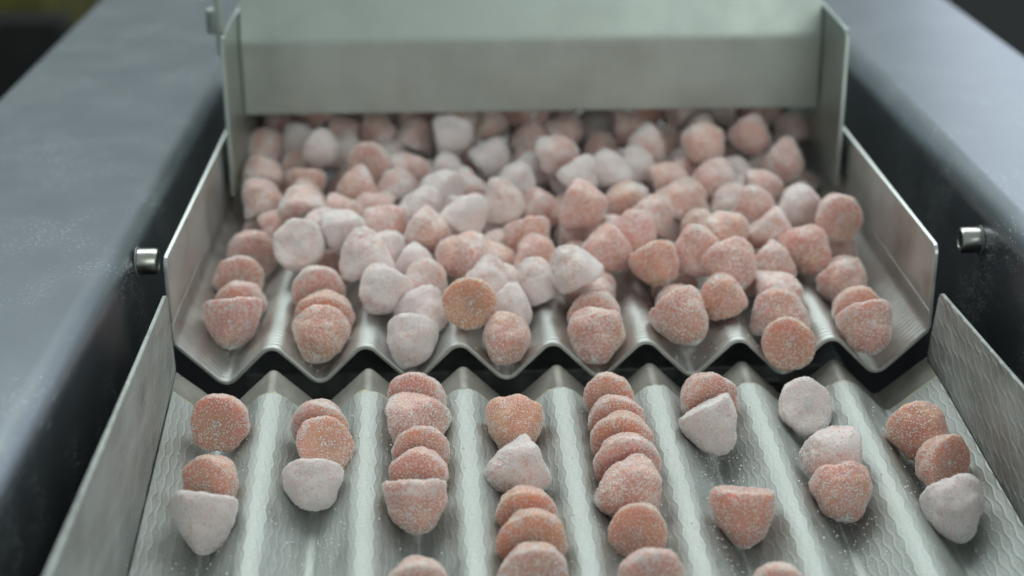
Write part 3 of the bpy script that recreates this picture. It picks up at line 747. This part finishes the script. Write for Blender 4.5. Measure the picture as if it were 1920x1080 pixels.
    (-0.12081, 0.15375, 0.01698, 0.032, 0.676, 0.736, 0.93, 0.56, 0.3, 1.0, "pale pink gummy, second from left in the pile's third row from the gate", 'gummies heaped in the rear tray'),
    (-0.10196, 0.14668, 0.01233, -0.026, -0.526, -0.85, 0.948, 0.46, 0.6, 1.0, "amber gummy, third from left in the pile's third row from the gate", 'gummies heaped in the rear tray'),
    (-0.07891, 0.1336, 0.01463, -0.89, -0.423, -0.172, 0.957, 0.48, 0.3, 1.0, "pink gummy, fifth from left in the pile's third row from the gate", 'gummies heaped in the rear tray'),
    (-0.04276, 0.12223, 0.01834, -0.799, 0.595, 0.088, 0.93, 0.97, 0.1, 1.0, "chalk white gummy, seventh from left in the pile's fourth row from the gate", 'gummies heaped in the rear tray'),
    (-0.02995, 0.1356, 0.01214, 0.822, -0.409, -0.396, 0.93, 0.66, 0.3, 1.0, "pale pink gummy, tenth from left in the pile's third row from the gate", 'gummies heaped in the rear tray'),
    (-0.0157, 0.1085, 0.01773, -0.162, 0.031, 0.986, 0.967, 0.72, 0.3, 1.0, "frosted white gummy, ninth from left in the pile's fourth row from the gate", 'gummies heaped in the rear tray'),
    (-0.00922, 0.13976, 0.01615, 0.008, 0.036, 0.999, 0.93, 0.93, 0.1, 1.0, "chalk white gummy, twelfth from left in the pile's third row from the gate", 'gummies heaped in the rear tray'),
    (-0.00281, 0.1644, 0.01319, 0.019, 0.376, 0.926, 0.93, 0.9, 0.1, 1.0, "frosted white gummy, ninth from right in the pile's second row from the gate", 'gummies heaped in the rear tray'),
    (0.001, 0.11337, 0.01089, 0.887, 0.174, -0.427, 0.93, 0.54, 0.35, 1.0, "pale pink gummy, tenth from left in the pile's fourth row from the gate", 'gummies heaped in the rear tray'),
    (0.01946, 0.12989, 0.02095, 0.634, 0.096, 0.768, 0.93, 0.9, 0.1, 1.0, "frosted white gummy, twelfth from right in the pile's third row from the gate", 'gummies heaped in the rear tray'),
    (0.03285, 0.14143, 0.02019, -0.167, 0.384, 0.908, 0.93, 0.82, 0.2, 1.0, "frosted white gummy, eleventh from right in the pile's third row from the gate", 'gummies heaped in the rear tray'),
    (0.05808, 0.13661, 0.0159, 0.946, 0.104, 0.307, 0.969, 0.5, 0.3, 1.0, "pink gummy, eighth from right in the pile's third row from the gate", 'gummies heaped in the rear tray'),
    (0.07567, 0.13237, 0.01703, -0.929, -0.368, -0.034, 0.979, 0.58, 0.3, 1.0, "pale pink gummy, fifth from right in the pile's third row from the gate", 'gummies heaped in the rear tray'),
    (0.09546, 0.13877, 0.0107, 0.743, -0.33, 0.582, 0.93, 0.95, 0.1, 1.0, "chalk white gummy, third from right in the pile's third row from the gate", 'gummies heaped in the rear tray'),
    (0.09765, 0.12173, 0.01677, 0.976, 0.087, 0.201, 0.93, 0.55, 0.3, 1.0, "pale pink gummy, second from right in the pile's third row from the gate", 'gummies heaped in the rear tray'),
    (0.04621, 0.15469, 0.01722, 0.006, 0.313, 0.95, 0.93, 0.8, 0.2, 1.0, "frosted white gummy, ninth from right in the pile's third row from the gate", 'gummies heaped in the rear tray'),
    (-0.11827, 0.12193, 0.01649, -0.292, 0.359, 0.887, 0.93, 0.54, 0.35, 1.0, "pale pink gummy, leftmost in the pile's fourth row from the gate", 'gummies heaped in the rear tray'),
    (-0.1006, 0.12967, 0.01198, 0.012, 0.373, 0.928, 0.93, 0.55, 0.6, 1.0, "pale pink gummy, second from left in the pile's fourth row from the gate", 'gummies heaped in the rear tray'),
    (-0.09893, 0.10309, 0.02002, -0.056, 0.81, 0.583, 0.962, 0.6, 0.35, 1.0, "pale pink gummy, third from left in the pile's fourth row from the gate", 'gummies heaped in the rear tray'),
    (-0.07132, 0.11838, 0.01091, -0.848, 0.05, 0.527, 0.93, 0.55, 0.35, 1.0, "pale pink gummy, fifth from left in the pile's fourth row from the gate", 'gummies heaped in the rear tray'),
    (-0.0627, 0.09125, 0.01352, 0.926, -0.064, 0.371, 0.955, 0.54, 0.45, 1.0, "pale pink gummy, fourth from left in the pile's fifth row from the gate", 'gummies heaped in the rear tray'),
    (-0.04889, 0.10492, 0.01654, 0.482, 0.299, 0.824, 0.93, 0.82, 0.1, 1.0, "frosted white gummy, sixth from left in the pile's fourth row from the gate", 'gummies heaped in the rear tray'),
    (-0.03035, 0.08581, 0.02006, 0.573, 0.174, 0.801, 0.93, 0.86, 0.15, 1.0, "frosted white gummy, sixth from left in the pile's fifth row from the gate", 'gummies heaped in the rear tray'),
    (0.01749, 0.08615, 0.02168, 0.897, -0.379, -0.227, 1.018, 0.48, 0.3, 1.0, "pink gummy, tenth from right in the pile's fourth row from the gate", 'gummies heaped in the rear tray'),
    (0.03646, 0.11217, 0.01383, -0.936, -0.253, -0.245, 0.93, 0.48, 0.6, 1.0, "amber gummy, ninth from right in the pile's fourth row from the gate", 'gummies heaped in the rear tray'),
    (0.03708, 0.07094, 0.01773, 0.177, 0.03, 0.984, 0.93, 0.5, 0.2, 1.0, "pink gummy, seventh from right in the pile's fifth row from the gate", 'gummies heaped in the rear tray'),
    (0.05789, 0.10328, 0.01824, 0.577, 0.2, 0.792, 0.93, 0.52, 0.5, 1.0, "pink gummy, sixth from right in the pile's fourth row from the gate", 'gummies heaped in the rear tray'),
    (0.08266, 0.11643, 0.01209, -0.083, 0.362, 0.928, 0.93, 0.72, 0.3, 1.0, "frosted white gummy, fourth from right in the pile's fourth row from the gate", 'gummies heaped in the rear tray'),
    (0.08916, 0.09481, 0.01787, 0.024, -0.317, 0.948, 0.955, 0.54, 0.3, 1.0, "pale pink gummy, third from right in the pile's fifth row from the gate", 'gummies heaped in the rear tray'),
    (0.10766, 0.09802, 0.01519, -0.76, -0.38, -0.527, 0.983, 0.96, 0.05, 1.0, "chalk white gummy, second from right in the pile's fourth row from the gate", 'gummies heaped in the rear tray'),
    (-0.00551, 0.08136, 0.00913, 0.139, -0.665, -0.734, 0.968, 0.46, 0.45, 1.0, "pink gummy, eighth from left in the pile's fifth row from the gate", 'gummies heaped in the rear tray'),
    (-0.01971, 0.09261, 0.00221, 0.349, 0.339, 0.874, 0.93, 0.64, 0.3, 1.0, "pale pink gummy, seventh from left in the pile's fifth row from the gate", 'gummies heaped in the rear tray'),
    (-0.04585, 0.07776, 0.01453, 0.826, -0.383, -0.414, 0.93, 0.54, 0.4, 1.0, "pale pink gummy, fourth from left in the pile's sixth row from the gate", 'gummies heaped in the rear tray'),
    (0.01558, 0.09843, 0.00598, 0.999, -0.033, -0.003, 0.93, 0.62, 0.3, 1.0, "pale pink gummy, eighth from right in the pile's fifth row from the gate", 'gummies heaped in the rear tray'),
    (-0.0821, 0.10624, 0.01296, 0.999, -0.002, -0.044, 0.93, 0.55, 0.3, 1.0, "pale pink gummy, third from left in the pile's fifth row from the gate", 'gummies heaped in the rear tray'),
    (0.04577, 0.08867, 0.01766, 0.519, 0.254, 0.816, 0.93, 0.56, 0.35, 1.0, "pale pink gummy, sixth from right in the pile's fifth row from the gate", 'gummies heaped in the rear tray'),
    (-0.01944, 0.07309, 0.00376, 0.989, 0.052, 0.14, 0.93, 0.56, 0.5, 1.0, "pale pink gummy, fifth from left in the pile's sixth row from the gate", 'gummies heaped in the rear tray'),
    (-0.06065, 0.13854, 0.01527, 0.002, 0.367, 0.93, 0.93, 0.6, 0.2, 1.0, "pale pink gummy, sixth from left in the pile's third row from the gate", 'gummies heaped in the rear tray'),
    (0.11747, 0.10742, -1e-05, 0.51, 0.302, 0.805, 0.93, 0.55, 0.3, 1.0, "pale pink gummy, second from right in the pile's fifth row from the gate", 'gummies heaped in the rear tray'),
    (-0.05552, 0.15651, 0.01639, 0.952, 0.095, 0.291, 0.93, 0.6, 0.15, 1.0, "pale pink gummy, seventh from left in the pile's third row from the gate", 'gummies heaped in the rear tray'),
    (0.06468, 0.11915, 0.01399, 0.06, 0.135, 0.989, 0.93, 0.56, 0.5, 1.0, "pale pink gummy, fifth from right in the pile's fourth row from the gate", 'gummies heaped in the rear tray'),
    (0.03173, 0.08756, 0.0086, 0.997, -0.009, -0.074, 0.93, 0.6, 0.4, 1.0, "pale pink gummy, seventh from right in the pile's sixth row from the gate", 'gummies heaped in the rear tray'),
    (-0.09001, 0.08912, 0.01447, 0.474, 0.351, 0.808, 0.93, 0.7, 0.2, 1.0, "pale pink gummy, second from left in the pile's fifth row from the gate", 'gummies heaped in the rear tray'),
    (-0.10937, 0.10943, 0.00665, 0.87, 0.182, 0.458, 0.93, 0.5, 0.3, 1.0, "pink gummy, leftmost in the pile's fifth row from the gate", 'gummies heaped in the rear tray'),
    (-0.11853, 0.16329, 0.00078, -0.368, 0.377, 0.85, 1.0, 0.45, 0.42, 1.0, 'sugared gummy mostly buried under others in the rear tray pile', 'gummies buried in the pile'),
    (-0.12422, 0.18082, 0.00696, 0.883, 0.466, -0.059, 1.0, 0.67, 0.16, 1.0, "pale pink gummy, leftmost in the pile's third row from the gate", 'gummies heaped in the rear tray'),
    (-0.08633, 0.17555, -0.00108, -0.501, -0.757, -0.419, 1.0, 0.49, 0.24, 1.0, "pink gummy, fourth from left in the pile's fourth row from the gate", 'gummies heaped in the rear tray'),
    (-0.0855, 0.20522, -0.00033, -0.658, 0.475, 0.584, 1.0, 0.63, 0.55, 1.0, 'sugared gummy mostly buried under others in the rear tray pile', 'gummies buried in the pile'),
    (-0.05361, 0.09803, -0.00026, -0.816, -0.566, 0.115, 1.0, 0.63, 0.36, 1.0, 'sugared gummy mostly buried under others in the rear tray pile', 'gummies buried in the pile'),
    (-0.05167, 0.15655, -0.00162, 0.793, 0.133, 0.594, 1.0, 0.69, 0.24, 1.0, 'sugared gummy mostly buried under others in the rear tray pile', 'gummies buried in the pile'),
    (-0.049, 0.17477, 0.00735, 0.933, 0.235, 0.271, 1.0, 0.81, 0.47, 1.0, "frosted white gummy, eighth from left in the pile's third row from the gate", 'gummies heaped in the rear tray'),
    (-0.04678, 0.21142, 0.00179, 0.73, 0.683, -0.005, 1.0, 0.72, 0.16, 1.0, "frosted white gummy, ninth from left in the pile's third row from the gate", 'gummies heaped in the rear tray'),
    (-0.05104, 0.22926, -0.0026, 0.002, 0.722, -0.692, 1.0, 0.88, 0.33, 1.0, 'sugared gummy mostly buried under others in the rear tray pile', 'gummies buried in the pile'),
    (-0.01669, 0.05575, -0.00189, 0.488, 0.504, -0.713, 1.0, 0.71, 0.59, 1.0, "frosted white gummy, eighth from left in the pile's front row", 'gummies heaped in the rear tray'),
    (-0.01724, 0.10935, 0.00056, -0.484, -0.55, 0.681, 1.0, 0.8, 0.48, 1.0, "frosted white gummy, sixth from left in the pile's sixth row from the gate", 'gummies heaped in the rear tray'),
    (-0.01746, 0.13236, 0.00048, -0.899, 0.379, 0.22, 1.0, 0.79, 0.34, 1.0, 'sugared gummy mostly buried under others in the rear tray pile', 'gummies buried in the pile'),
    (-0.01626, 0.17791, -0.00108, 0.798, 0.349, 0.492, 1.0, 0.74, 0.32, 1.0, "frosted white gummy, eighth from left in the pile's fourth row from the gate", 'gummies heaped in the rear tray'),
    (-0.01719, 0.19563, -0.00186, 0.406, -0.357, -0.841, 1.0, 0.87, 0.46, 1.0, "frosted white gummy, eleventh from left in the pile's third row from the gate", 'gummies heaped in the rear tray'),
    (-0.016, 0.21985, 0.00077, 0.882, -0.346, -0.321, 1.0, 0.81, 0.47, 1.0, 'sugared gummy mostly buried under others in the rear tray pile', 'gummies buried in the pile'),
    (0.017, 0.11402, -0.00284, -0.035, 0.664, -0.747, 1.0, 0.78, 0.54, 1.0, "frosted white gummy, ninth from left in the pile's sixth row from the gate", 'gummies heaped in the rear tray'),
    (0.01391, 0.13147, 0.00476, 0.289, 0.74, 0.607, 1.0, 0.46, 0.53, 1.0, "amber gummy, ninth from left in the pile's fifth row from the gate", 'gummies heaped in the rear tray'),
    (0.01521, 0.18047, -0.00061, -0.989, -0.139, 0.048, 1.0, 0.53, 0.18, 1.0, "pink gummy, eleventh from left in the pile's fourth row from the gate", 'gummies heaped in the rear tray'),
    (0.01708, 0.21904, -0.00232, -0.038, -0.434, -0.9, 1.0, 0.72, 0.31, 1.0, 'sugared gummy mostly buried under others in the rear tray pile', 'gummies buried in the pile'),
    (0.01651, 0.24569, 0.00126, -0.233, 0.836, 0.497, 1.0, 0.83, 0.55, 1.0, 'sugared gummy mostly buried under others in the rear tray pile', 'gummies buried in the pile'),
    (0.05086, 0.09445, -0.0026, -0.187, -0.801, -0.569, 1.0, 0.66, 0.44, 1.0, "pale pink gummy, fourth from right in the pile's sixth row from the gate", 'gummies heaped in the rear tray'),
    (0.05185, 0.11343, -0.00133, 0.284, -0.948, -0.143, 1.0, 0.82, 0.14, 1.0, "frosted white gummy, sixth from right in the pile's sixth row from the gate", 'gummies heaped in the rear tray'),
    (0.05065, 0.16314, -7e-05, -0.556, -0.526, 0.643, 1.0, 0.66, 0.48, 1.0, "pale pink gummy, seventh from right in the pile's fourth row from the gate", 'gummies heaped in the rear tray'),
    (0.08484, 0.06849, -0.00278, -0.06, 0.795, -0.603, 1.0, 0.47, 0.54, 1.0, "amber gummy, second from right in the pile's front row", 'gummies heaped in the rear tray'),
    (0.08494, 0.15121, -0.0014, 0.812, 0.001, 0.584, 1.0, 0.61, 0.31, 1.0, 'sugared gummy mostly buried under others in the rear tray pile', 'gummies buried in the pile'),
    (0.11836, 0.14849, 0.00034, -0.842, -0.156, -0.517, 1.0, 0.73, 0.25, 1.0, "frosted white gummy, rightmost in the pile's fourth row from the gate", 'gummies heaped in the rear tray'),
    (0.12176, 0.1757, -0.00024, -0.775, 0.037, 0.631, 1.0, 0.58, 0.54, 1.0, "pale pink gummy, third from right in the pile's fourth row from the gate", 'gummies heaped in the rear tray'),
    (0.11876, 0.2457, 0.00098, -0.656, 0.641, 0.4, 1.0, 0.59, 0.11, 1.0, "pale pink gummy, second from right in the pile's second row from the gate", 'gummies heaped in the rear tray'),
    (-0.11116, 0.24816, 0.01957, 0.141, 0.949, -0.281, 1.0, 0.47, 0.12, 1.0, 'sugared gummy mostly buried under others in the rear tray pile', 'gummies buried in the pile'),
    (-0.10606, 0.18048, 0.00876, 0.024, 0.454, -0.891, 1.0, 0.47, 0.32, 1.0, "pink gummy, fourth from left in the pile's third row from the gate", 'gummies heaped in the rear tray'),
    (-0.10587, 0.2162, 0.00855, 0.713, 0.535, -0.453, 1.0, 0.72, 0.49, 1.0, 'sugared gummy mostly buried under others in the rear tray pile', 'gummies buried in the pile'),
    (-0.09953, 0.23297, 0.01032, 0.266, -0.433, 0.861, 1.0, 0.52, 0.55, 1.0, "amber gummy, sixth from left in the pile's row at the gate", 'gummies heaped in the rear tray'),
    (-0.10388, 0.26255, 0.01113, -0.994, 0.04, -0.104, 1.0, 0.77, 0.13, 1.0, "frosted white gummy, fifth from left in the pile's row at the gate", 'gummies heaped in the rear tray'),
    (-0.08828, 0.19039, 0.01428, 0.057, 0.334, 0.941, 1.0, 0.87, 0.37, 1.0, "frosted white gummy, third from left in the pile's second row from the gate", 'gummies heaped in the rear tray'),
    (-0.07377, 0.16757, 0.01012, 0.728, -0.446, 0.521, 1.0, 0.52, 0.28, 1.0, 'sugared gummy mostly buried under others in the rear tray pile', 'gummies buried in the pile'),
    (-0.06695, 0.18948, 0.01102, 0.635, 0.132, 0.761, 1.0, 0.77, 0.4, 1.0, "frosted white gummy, fifth from left in the pile's second row from the gate", 'gummies heaped in the rear tray'),
    (-0.07137, 0.23076, 0.00915, 0.976, -0.218, -0.003, 1.0, 0.68, 0.36, 1.0, 'sugared gummy mostly buried under others in the rear tray pile', 'gummies buried in the pile'),
    (-0.06846, 0.25095, 0.00915, 0.589, -0.421, -0.69, 1.0, 0.64, 0.15, 1.0, "pale pink gummy, eleventh from left in the pile's row at the gate", 'gummies heaped in the rear tray'),
    (-0.05181, 0.24473, 0.01194, -0.917, 0.258, 0.303, 1.0, 0.58, 0.55, 1.0, 'sugared gummy mostly buried under others in the rear tray pile', 'gummies buried in the pile'),
    (-0.0332, 0.10655, 0.00912, 0.802, 0.486, -0.348, 1.0, 0.72, 0.21, 1.0, "frosted white gummy, fifth from left in the pile's fifth row from the gate", 'gummies heaped in the rear tray'),
    (-0.03489, 0.20066, 0.01096, -0.763, 0.612, 0.208, 1.0, 0.57, 0.11, 1.0, "pale pink gummy, seventh from left in the pile's second row from the gate", 'gummies heaped in the rear tray'),
    (0.00185, 0.18096, 0.01144, 0.557, -0.796, 0.238, 1.0, 0.49, 0.45, 1.0, "pink gummy, thirteenth from left in the pile's third row from the gate", 'gummies heaped in the rear tray'),
    (-0.00242, 0.22745, 0.00881, -0.783, 0.406, -0.471, 1.0, 0.53, 0.23, 1.0, "pink gummy, ninth from left in the pile's second row from the gate", 'gummies heaped in the rear tray'),
    (0.01756, 0.16223, 0.00829, 0.836, -0.083, 0.542, 1.0, 0.74, 0.2, 1.0, "frosted white gummy, thirteenth from right in the pile's third row from the gate", 'gummies heaped in the rear tray'),
    (0.01543, 0.22513, 0.01242, -0.553, -0.799, -0.236, 1.0, 0.55, 0.23, 1.0, "pale pink gummy, sixteenth from right in the pile's row at the gate", 'gummies heaped in the rear tray'),
    (0.03924, 0.13084, 0.00811, -0.984, -0.037, 0.174, 1.0, 0.89, 0.47, 1.0, "frosted white gummy, eighth from right in the pile's fourth row from the gate", 'gummies heaped in the rear tray'),
    (0.03679, 0.16939, 0.01119, 0.458, -0.487, 0.744, 1.0, 0.58, 0.1, 1.0, "pale pink gummy, tenth from right in the pile's third row from the gate", 'gummies heaped in the rear tray'),
    (0.03471, 0.23137, 0.01008, -0.416, -0.909, -0.013, 1.0, 0.84, 0.5, 1.0, "frosted white gummy, thirteenth from right in the pile's row at the gate", 'gummies heaped in the rear tray'),
    (0.03613, 0.25303, 0.01126, 0.518, 0.5, 0.694, 1.0, 0.54, 0.59, 1.0, "pale pink gummy, fourteenth from right in the pile's row at the gate", 'gummies heaped in the rear tray'),
    (0.05514, 0.23185, 0.00905, -0.308, 0.94, -0.145, 1.0, 0.62, 0.48, 1.0, 'sugared gummy mostly buried under others in the rear tray pile', 'gummies buried in the pile'),
    (0.06682, 0.15334, 0.00865, 0.232, -0.812, -0.535, 1.0, 0.58, 0.33, 1.0, "pale pink gummy, sixth from right in the pile's third row from the gate", 'gummies heaped in the rear tray'),
    (0.06914, 0.17467, 0.01121, 0.336, -0.409, 0.848, 1.0, 0.85, 0.19, 1.0, "frosted white gummy, seventh from right in the pile's third row from the gate", 'gummies heaped in the rear tray'),
    (0.06828, 0.21509, 0.01028, 0.398, 0.916, -0.056, 1.0, 0.71, 0.24, 1.0, "frosted white gummy, sixth from right in the pile's second row from the gate", 'gummies heaped in the rear tray'),
    (0.08826, 0.19708, 0.00458, -0.506, -0.733, 0.454, 1.0, 0.5, 0.56, 1.0, "amber gummy, fourth from right in the pile's third row from the gate", 'gummies heaped in the rear tray'),
    (0.08408, 0.23314, 0.01144, -0.195, 0.974, -0.117, 1.0, 0.69, 0.13, 1.0, "pale pink gummy, seventh from right in the pile's row at the gate", 'gummies heaped in the rear tray'),
    (0.10875, 0.16988, 0.00887, -0.701, -0.549, 0.455, 1.0, 0.79, 0.45, 1.0, "frosted white gummy, rightmost in the pile's third row from the gate", 'gummies heaped in the rear tray'),
    (0.10641, 0.19369, 0.01472, 0.213, 0.84, 0.499, 1.0, 0.89, 0.53, 1.0, "frosted white gummy, third from right in the pile's second row from the gate", 'gummies heaped in the rear tray'),
    (0.10279, 0.22275, 0.01293, -0.081, 0.017, 0.997, 1.0, 0.58, 0.28, 1.0, "pale pink gummy, fourth from right in the pile's row at the gate", 'gummies heaped in the rear tray'),
    (0.10265, 0.24474, 0.00915, 0.509, -0.321, -0.799, 1.0, 0.79, 0.4, 1.0, 'sugared gummy mostly buried under others in the rear tray pile', 'gummies buried in the pile'),
    (0.12664, 0.26074, 0.00554, 0.151, -0.384, -0.911, 1.0, 0.53, 0.44, 1.0, 'sugared gummy mostly buried under others in the rear tray pile', 'gummies buried in the pile'),
    (-0.08723, 0.25345, 0.01765, -0.056, -0.884, 0.463, 1.0, 0.81, 0.1, 1.0, "frosted white gummy, eighth from left in the pile's row at the gate", 'gummies heaped in the rear tray'),
    (-0.01838, 0.23463, 0.01862, -0.739, 0.623, 0.257, 1.0, 0.58, 0.49, 1.0, "pale pink gummy, seventeenth from left in the pile's row at the gate", 'gummies heaped in the rear tray'),
    (0.0165, 0.2536, 0.01786, -0.479, -0.031, -0.877, 1.0, 0.77, 0.47, 1.0, "frosted white gummy, seventeenth from right in the pile's row at the gate", 'gummies heaped in the rear tray'),
    (-0.10577, 0.21685, 0.03134, -0.386, -0.802, 0.456, 1.0, 0.49, 0.29, 1.0, "pink gummy, fourth from left in the pile's row at the gate", 'gummies heaped in the rear tray'),
    (-0.07506, 0.22858, 0.02785, -0.939, 0.264, -0.219, 1.0, 0.59, 0.26, 1.0, "pale pink gummy, ninth from left in the pile's row at the gate", 'gummies heaped in the rear tray'),
    (-0.05548, 0.21841, 0.02377, -0.483, 0.839, 0.251, 1.0, 0.57, 0.39, 1.0, "pale pink gummy, thirteenth from left in the pile's row at the gate", 'gummies heaped in the rear tray'),
    (-0.03652, 0.2099, 0.0279, -0.583, -0.811, -0.04, 1.0, 0.65, 0.45, 1.0, "pale pink gummy, fifteenth from left in the pile's row at the gate", 'gummies heaped in the rear tray'),
    (-0.01882, 0.21424, 0.02125, 0.838, 0.342, -0.426, 1.0, 0.58, 0.43, 1.0, "pale pink gummy, sixteenth from left in the pile's row at the gate", 'gummies heaped in the rear tray'),
    (0.00062, 0.21393, 0.02654, 0.273, -0.945, 0.182, 1.0, 0.47, 0.18, 1.0, "pink gummy, eighteenth from left in the pile's row at the gate", 'gummies heaped in the rear tray'),
    (0.02018, 0.23223, 0.03137, -0.206, 0.065, -0.976, 1.0, 0.46, 0.21, 1.0, 'sugared gummy mostly buried under others in the rear tray pile', 'gummies buried in the pile'),
    (0.05808, 0.22468, 0.02827, -0.241, 0.964, 0.11, 1.0, 0.48, 0.5, 1.0, "pink gummy, tenth from right in the pile's row at the gate", 'gummies heaped in the rear tray'),
    (0.07337, 0.21042, 0.03094, 0.926, 0.36, 0.114, 1.0, 0.64, 0.42, 1.0, "pale pink gummy, eighth from right in the pile's row at the gate", 'gummies heaped in the rear tray'),
    (0.07204, 0.23942, 0.02415, -0.351, 0.733, 0.583, 1.0, 0.71, 0.53, 1.0, 'sugared gummy mostly buried under others in the rear tray pile', 'gummies buried in the pile'),
    (0.09126, 0.21528, 0.02825, -0.989, 0.146, 0.026, 1.0, 0.83, 0.22, 1.0, "frosted white gummy, fifth from right in the pile's row at the gate", 'gummies heaped in the rear tray'),
    (0.09199, 0.25551, 0.02147, -0.928, -0.224, 0.297, 1.0, 0.48, 0.38, 1.0, 'sugared gummy mostly buried under others in the rear tray pile', 'gummies buried in the pile'),
    (0.11117, 0.21611, 0.02841, -0.826, -0.464, 0.322, 1.0, 0.58, 0.5, 1.0, "pale pink gummy, second from right in the pile's row at the gate", 'gummies heaped in the rear tray'),
]
gr = random.Random(11)
PINK = (0.70, 0.275, 0.245); ORANGE = (0.70, 0.355, 0.145)
for i, (x, y, z, ax, ay, az, scl, sug, hue, flat, label, group) in enumerate(GUMMIES):
    g = bpy.data.objects.new("gummy", MESHES[(i * 7 + 3) % len(MESHES)])
    col.objects.link(g)
    g.location = (x, y, z)
    g.rotation_mode = 'QUATERNION'
    g.rotation_quaternion = Vector((ax, ay, az)).to_track_quat('Z', 'Y') @ Quaternion((0, 0, 1), gr.uniform(0, 2*pi))
    k = gr.uniform(0.97, 1.03)
    g.scale = (scl*k, scl/k, scl*flat)
    j = gr.uniform(0.9, 1.1)
    g.color = tuple((PINK[q]*(1-hue) + ORANGE[q]*hue)*j for q in range(3)) + (sug,)
    tag(g, label, "gummy", group)

# loose sugar crystals lying in the grooves
def sugar(name, ln, lift, n, y0, y1, parent_m, seed, label):
    rn = random.Random(seed)
    arc = [0.0]
    for a, b in zip(ln[:-1], ln[1:]): arc.append(arc[-1] + (b - a).length)
    low = min(p.y for p in ln); high = max(p.y for p in ln)
    V, F = [], []
    made = 0
    while made < n:
        s = rn.uniform(0, arc[-1])
        i = max(k for k in range(len(arc)) if arc[k] <= s)
        i = min(i, len(ln) - 2)
        tt = (s - arc[i]) / max(1e-9, arc[i+1] - arc[i])
        p = ln[i].lerp(ln[i+1], min(1, tt))
        h = (p.y - low) / (high - low)
        if rn.random() > (1 - h)**2 + 0.06: continue
        y = y0 + (y1 - y0) * rn.random()
        if noise.noise(Vector((p.x*40, y*28, seed))) < rn.uniform(-0.35, 0.35): continue
        r = rn.uniform(0.00010, 0.00026)
        c0 = Vector((p.x, y, p.y + lift + r*0.6))
        rm = Matrix.Rotation(rn.uniform(0, pi), 3, 'Z') @ Matrix.Rotation(rn.uniform(-0.8, 0.8), 3, 'X')
        b0 = len(V)
        for dx, dy, dz in ((-1,-1,-1),(1,-1,-1),(1,1,-1),(-1,1,-1),(-1,-1,1),(1,-1,1),(1,1,1),(-1,1,1)):
            V.append(parent_m @ (c0 + rm @ Vector((dx*r, dy*r*0.8, dz*r*0.8))))
        for q in ((3,2,1,0),(4,5,6,7),(0,1,5,4),(1,2,6,5),(2,3,7,6),(3,0,4,7)): F.append(tuple(b0 + k for k in q))
        made += 1
    o = obj(name, V, F, M_SUGAR, None, None, False)
    tag(o, label, "sugar", None, "stuff")
lowm = Matrix.Translation(lo_root.location) @ Rl.to_4x4()
sugar("loose_sugar", line_e, 0.0, 2600, -0.20, -0.022, lowm, 5, "loose white sugar crystals scattered in the front tray grooves")
sugar("loose_sugar", [p for p in line if abs(p.x) < 0.134], 0.0, 900, 0.002, 0.09, Matrix.Identity(4), 8, "loose white sugar crystals near the lip of the rear tray")
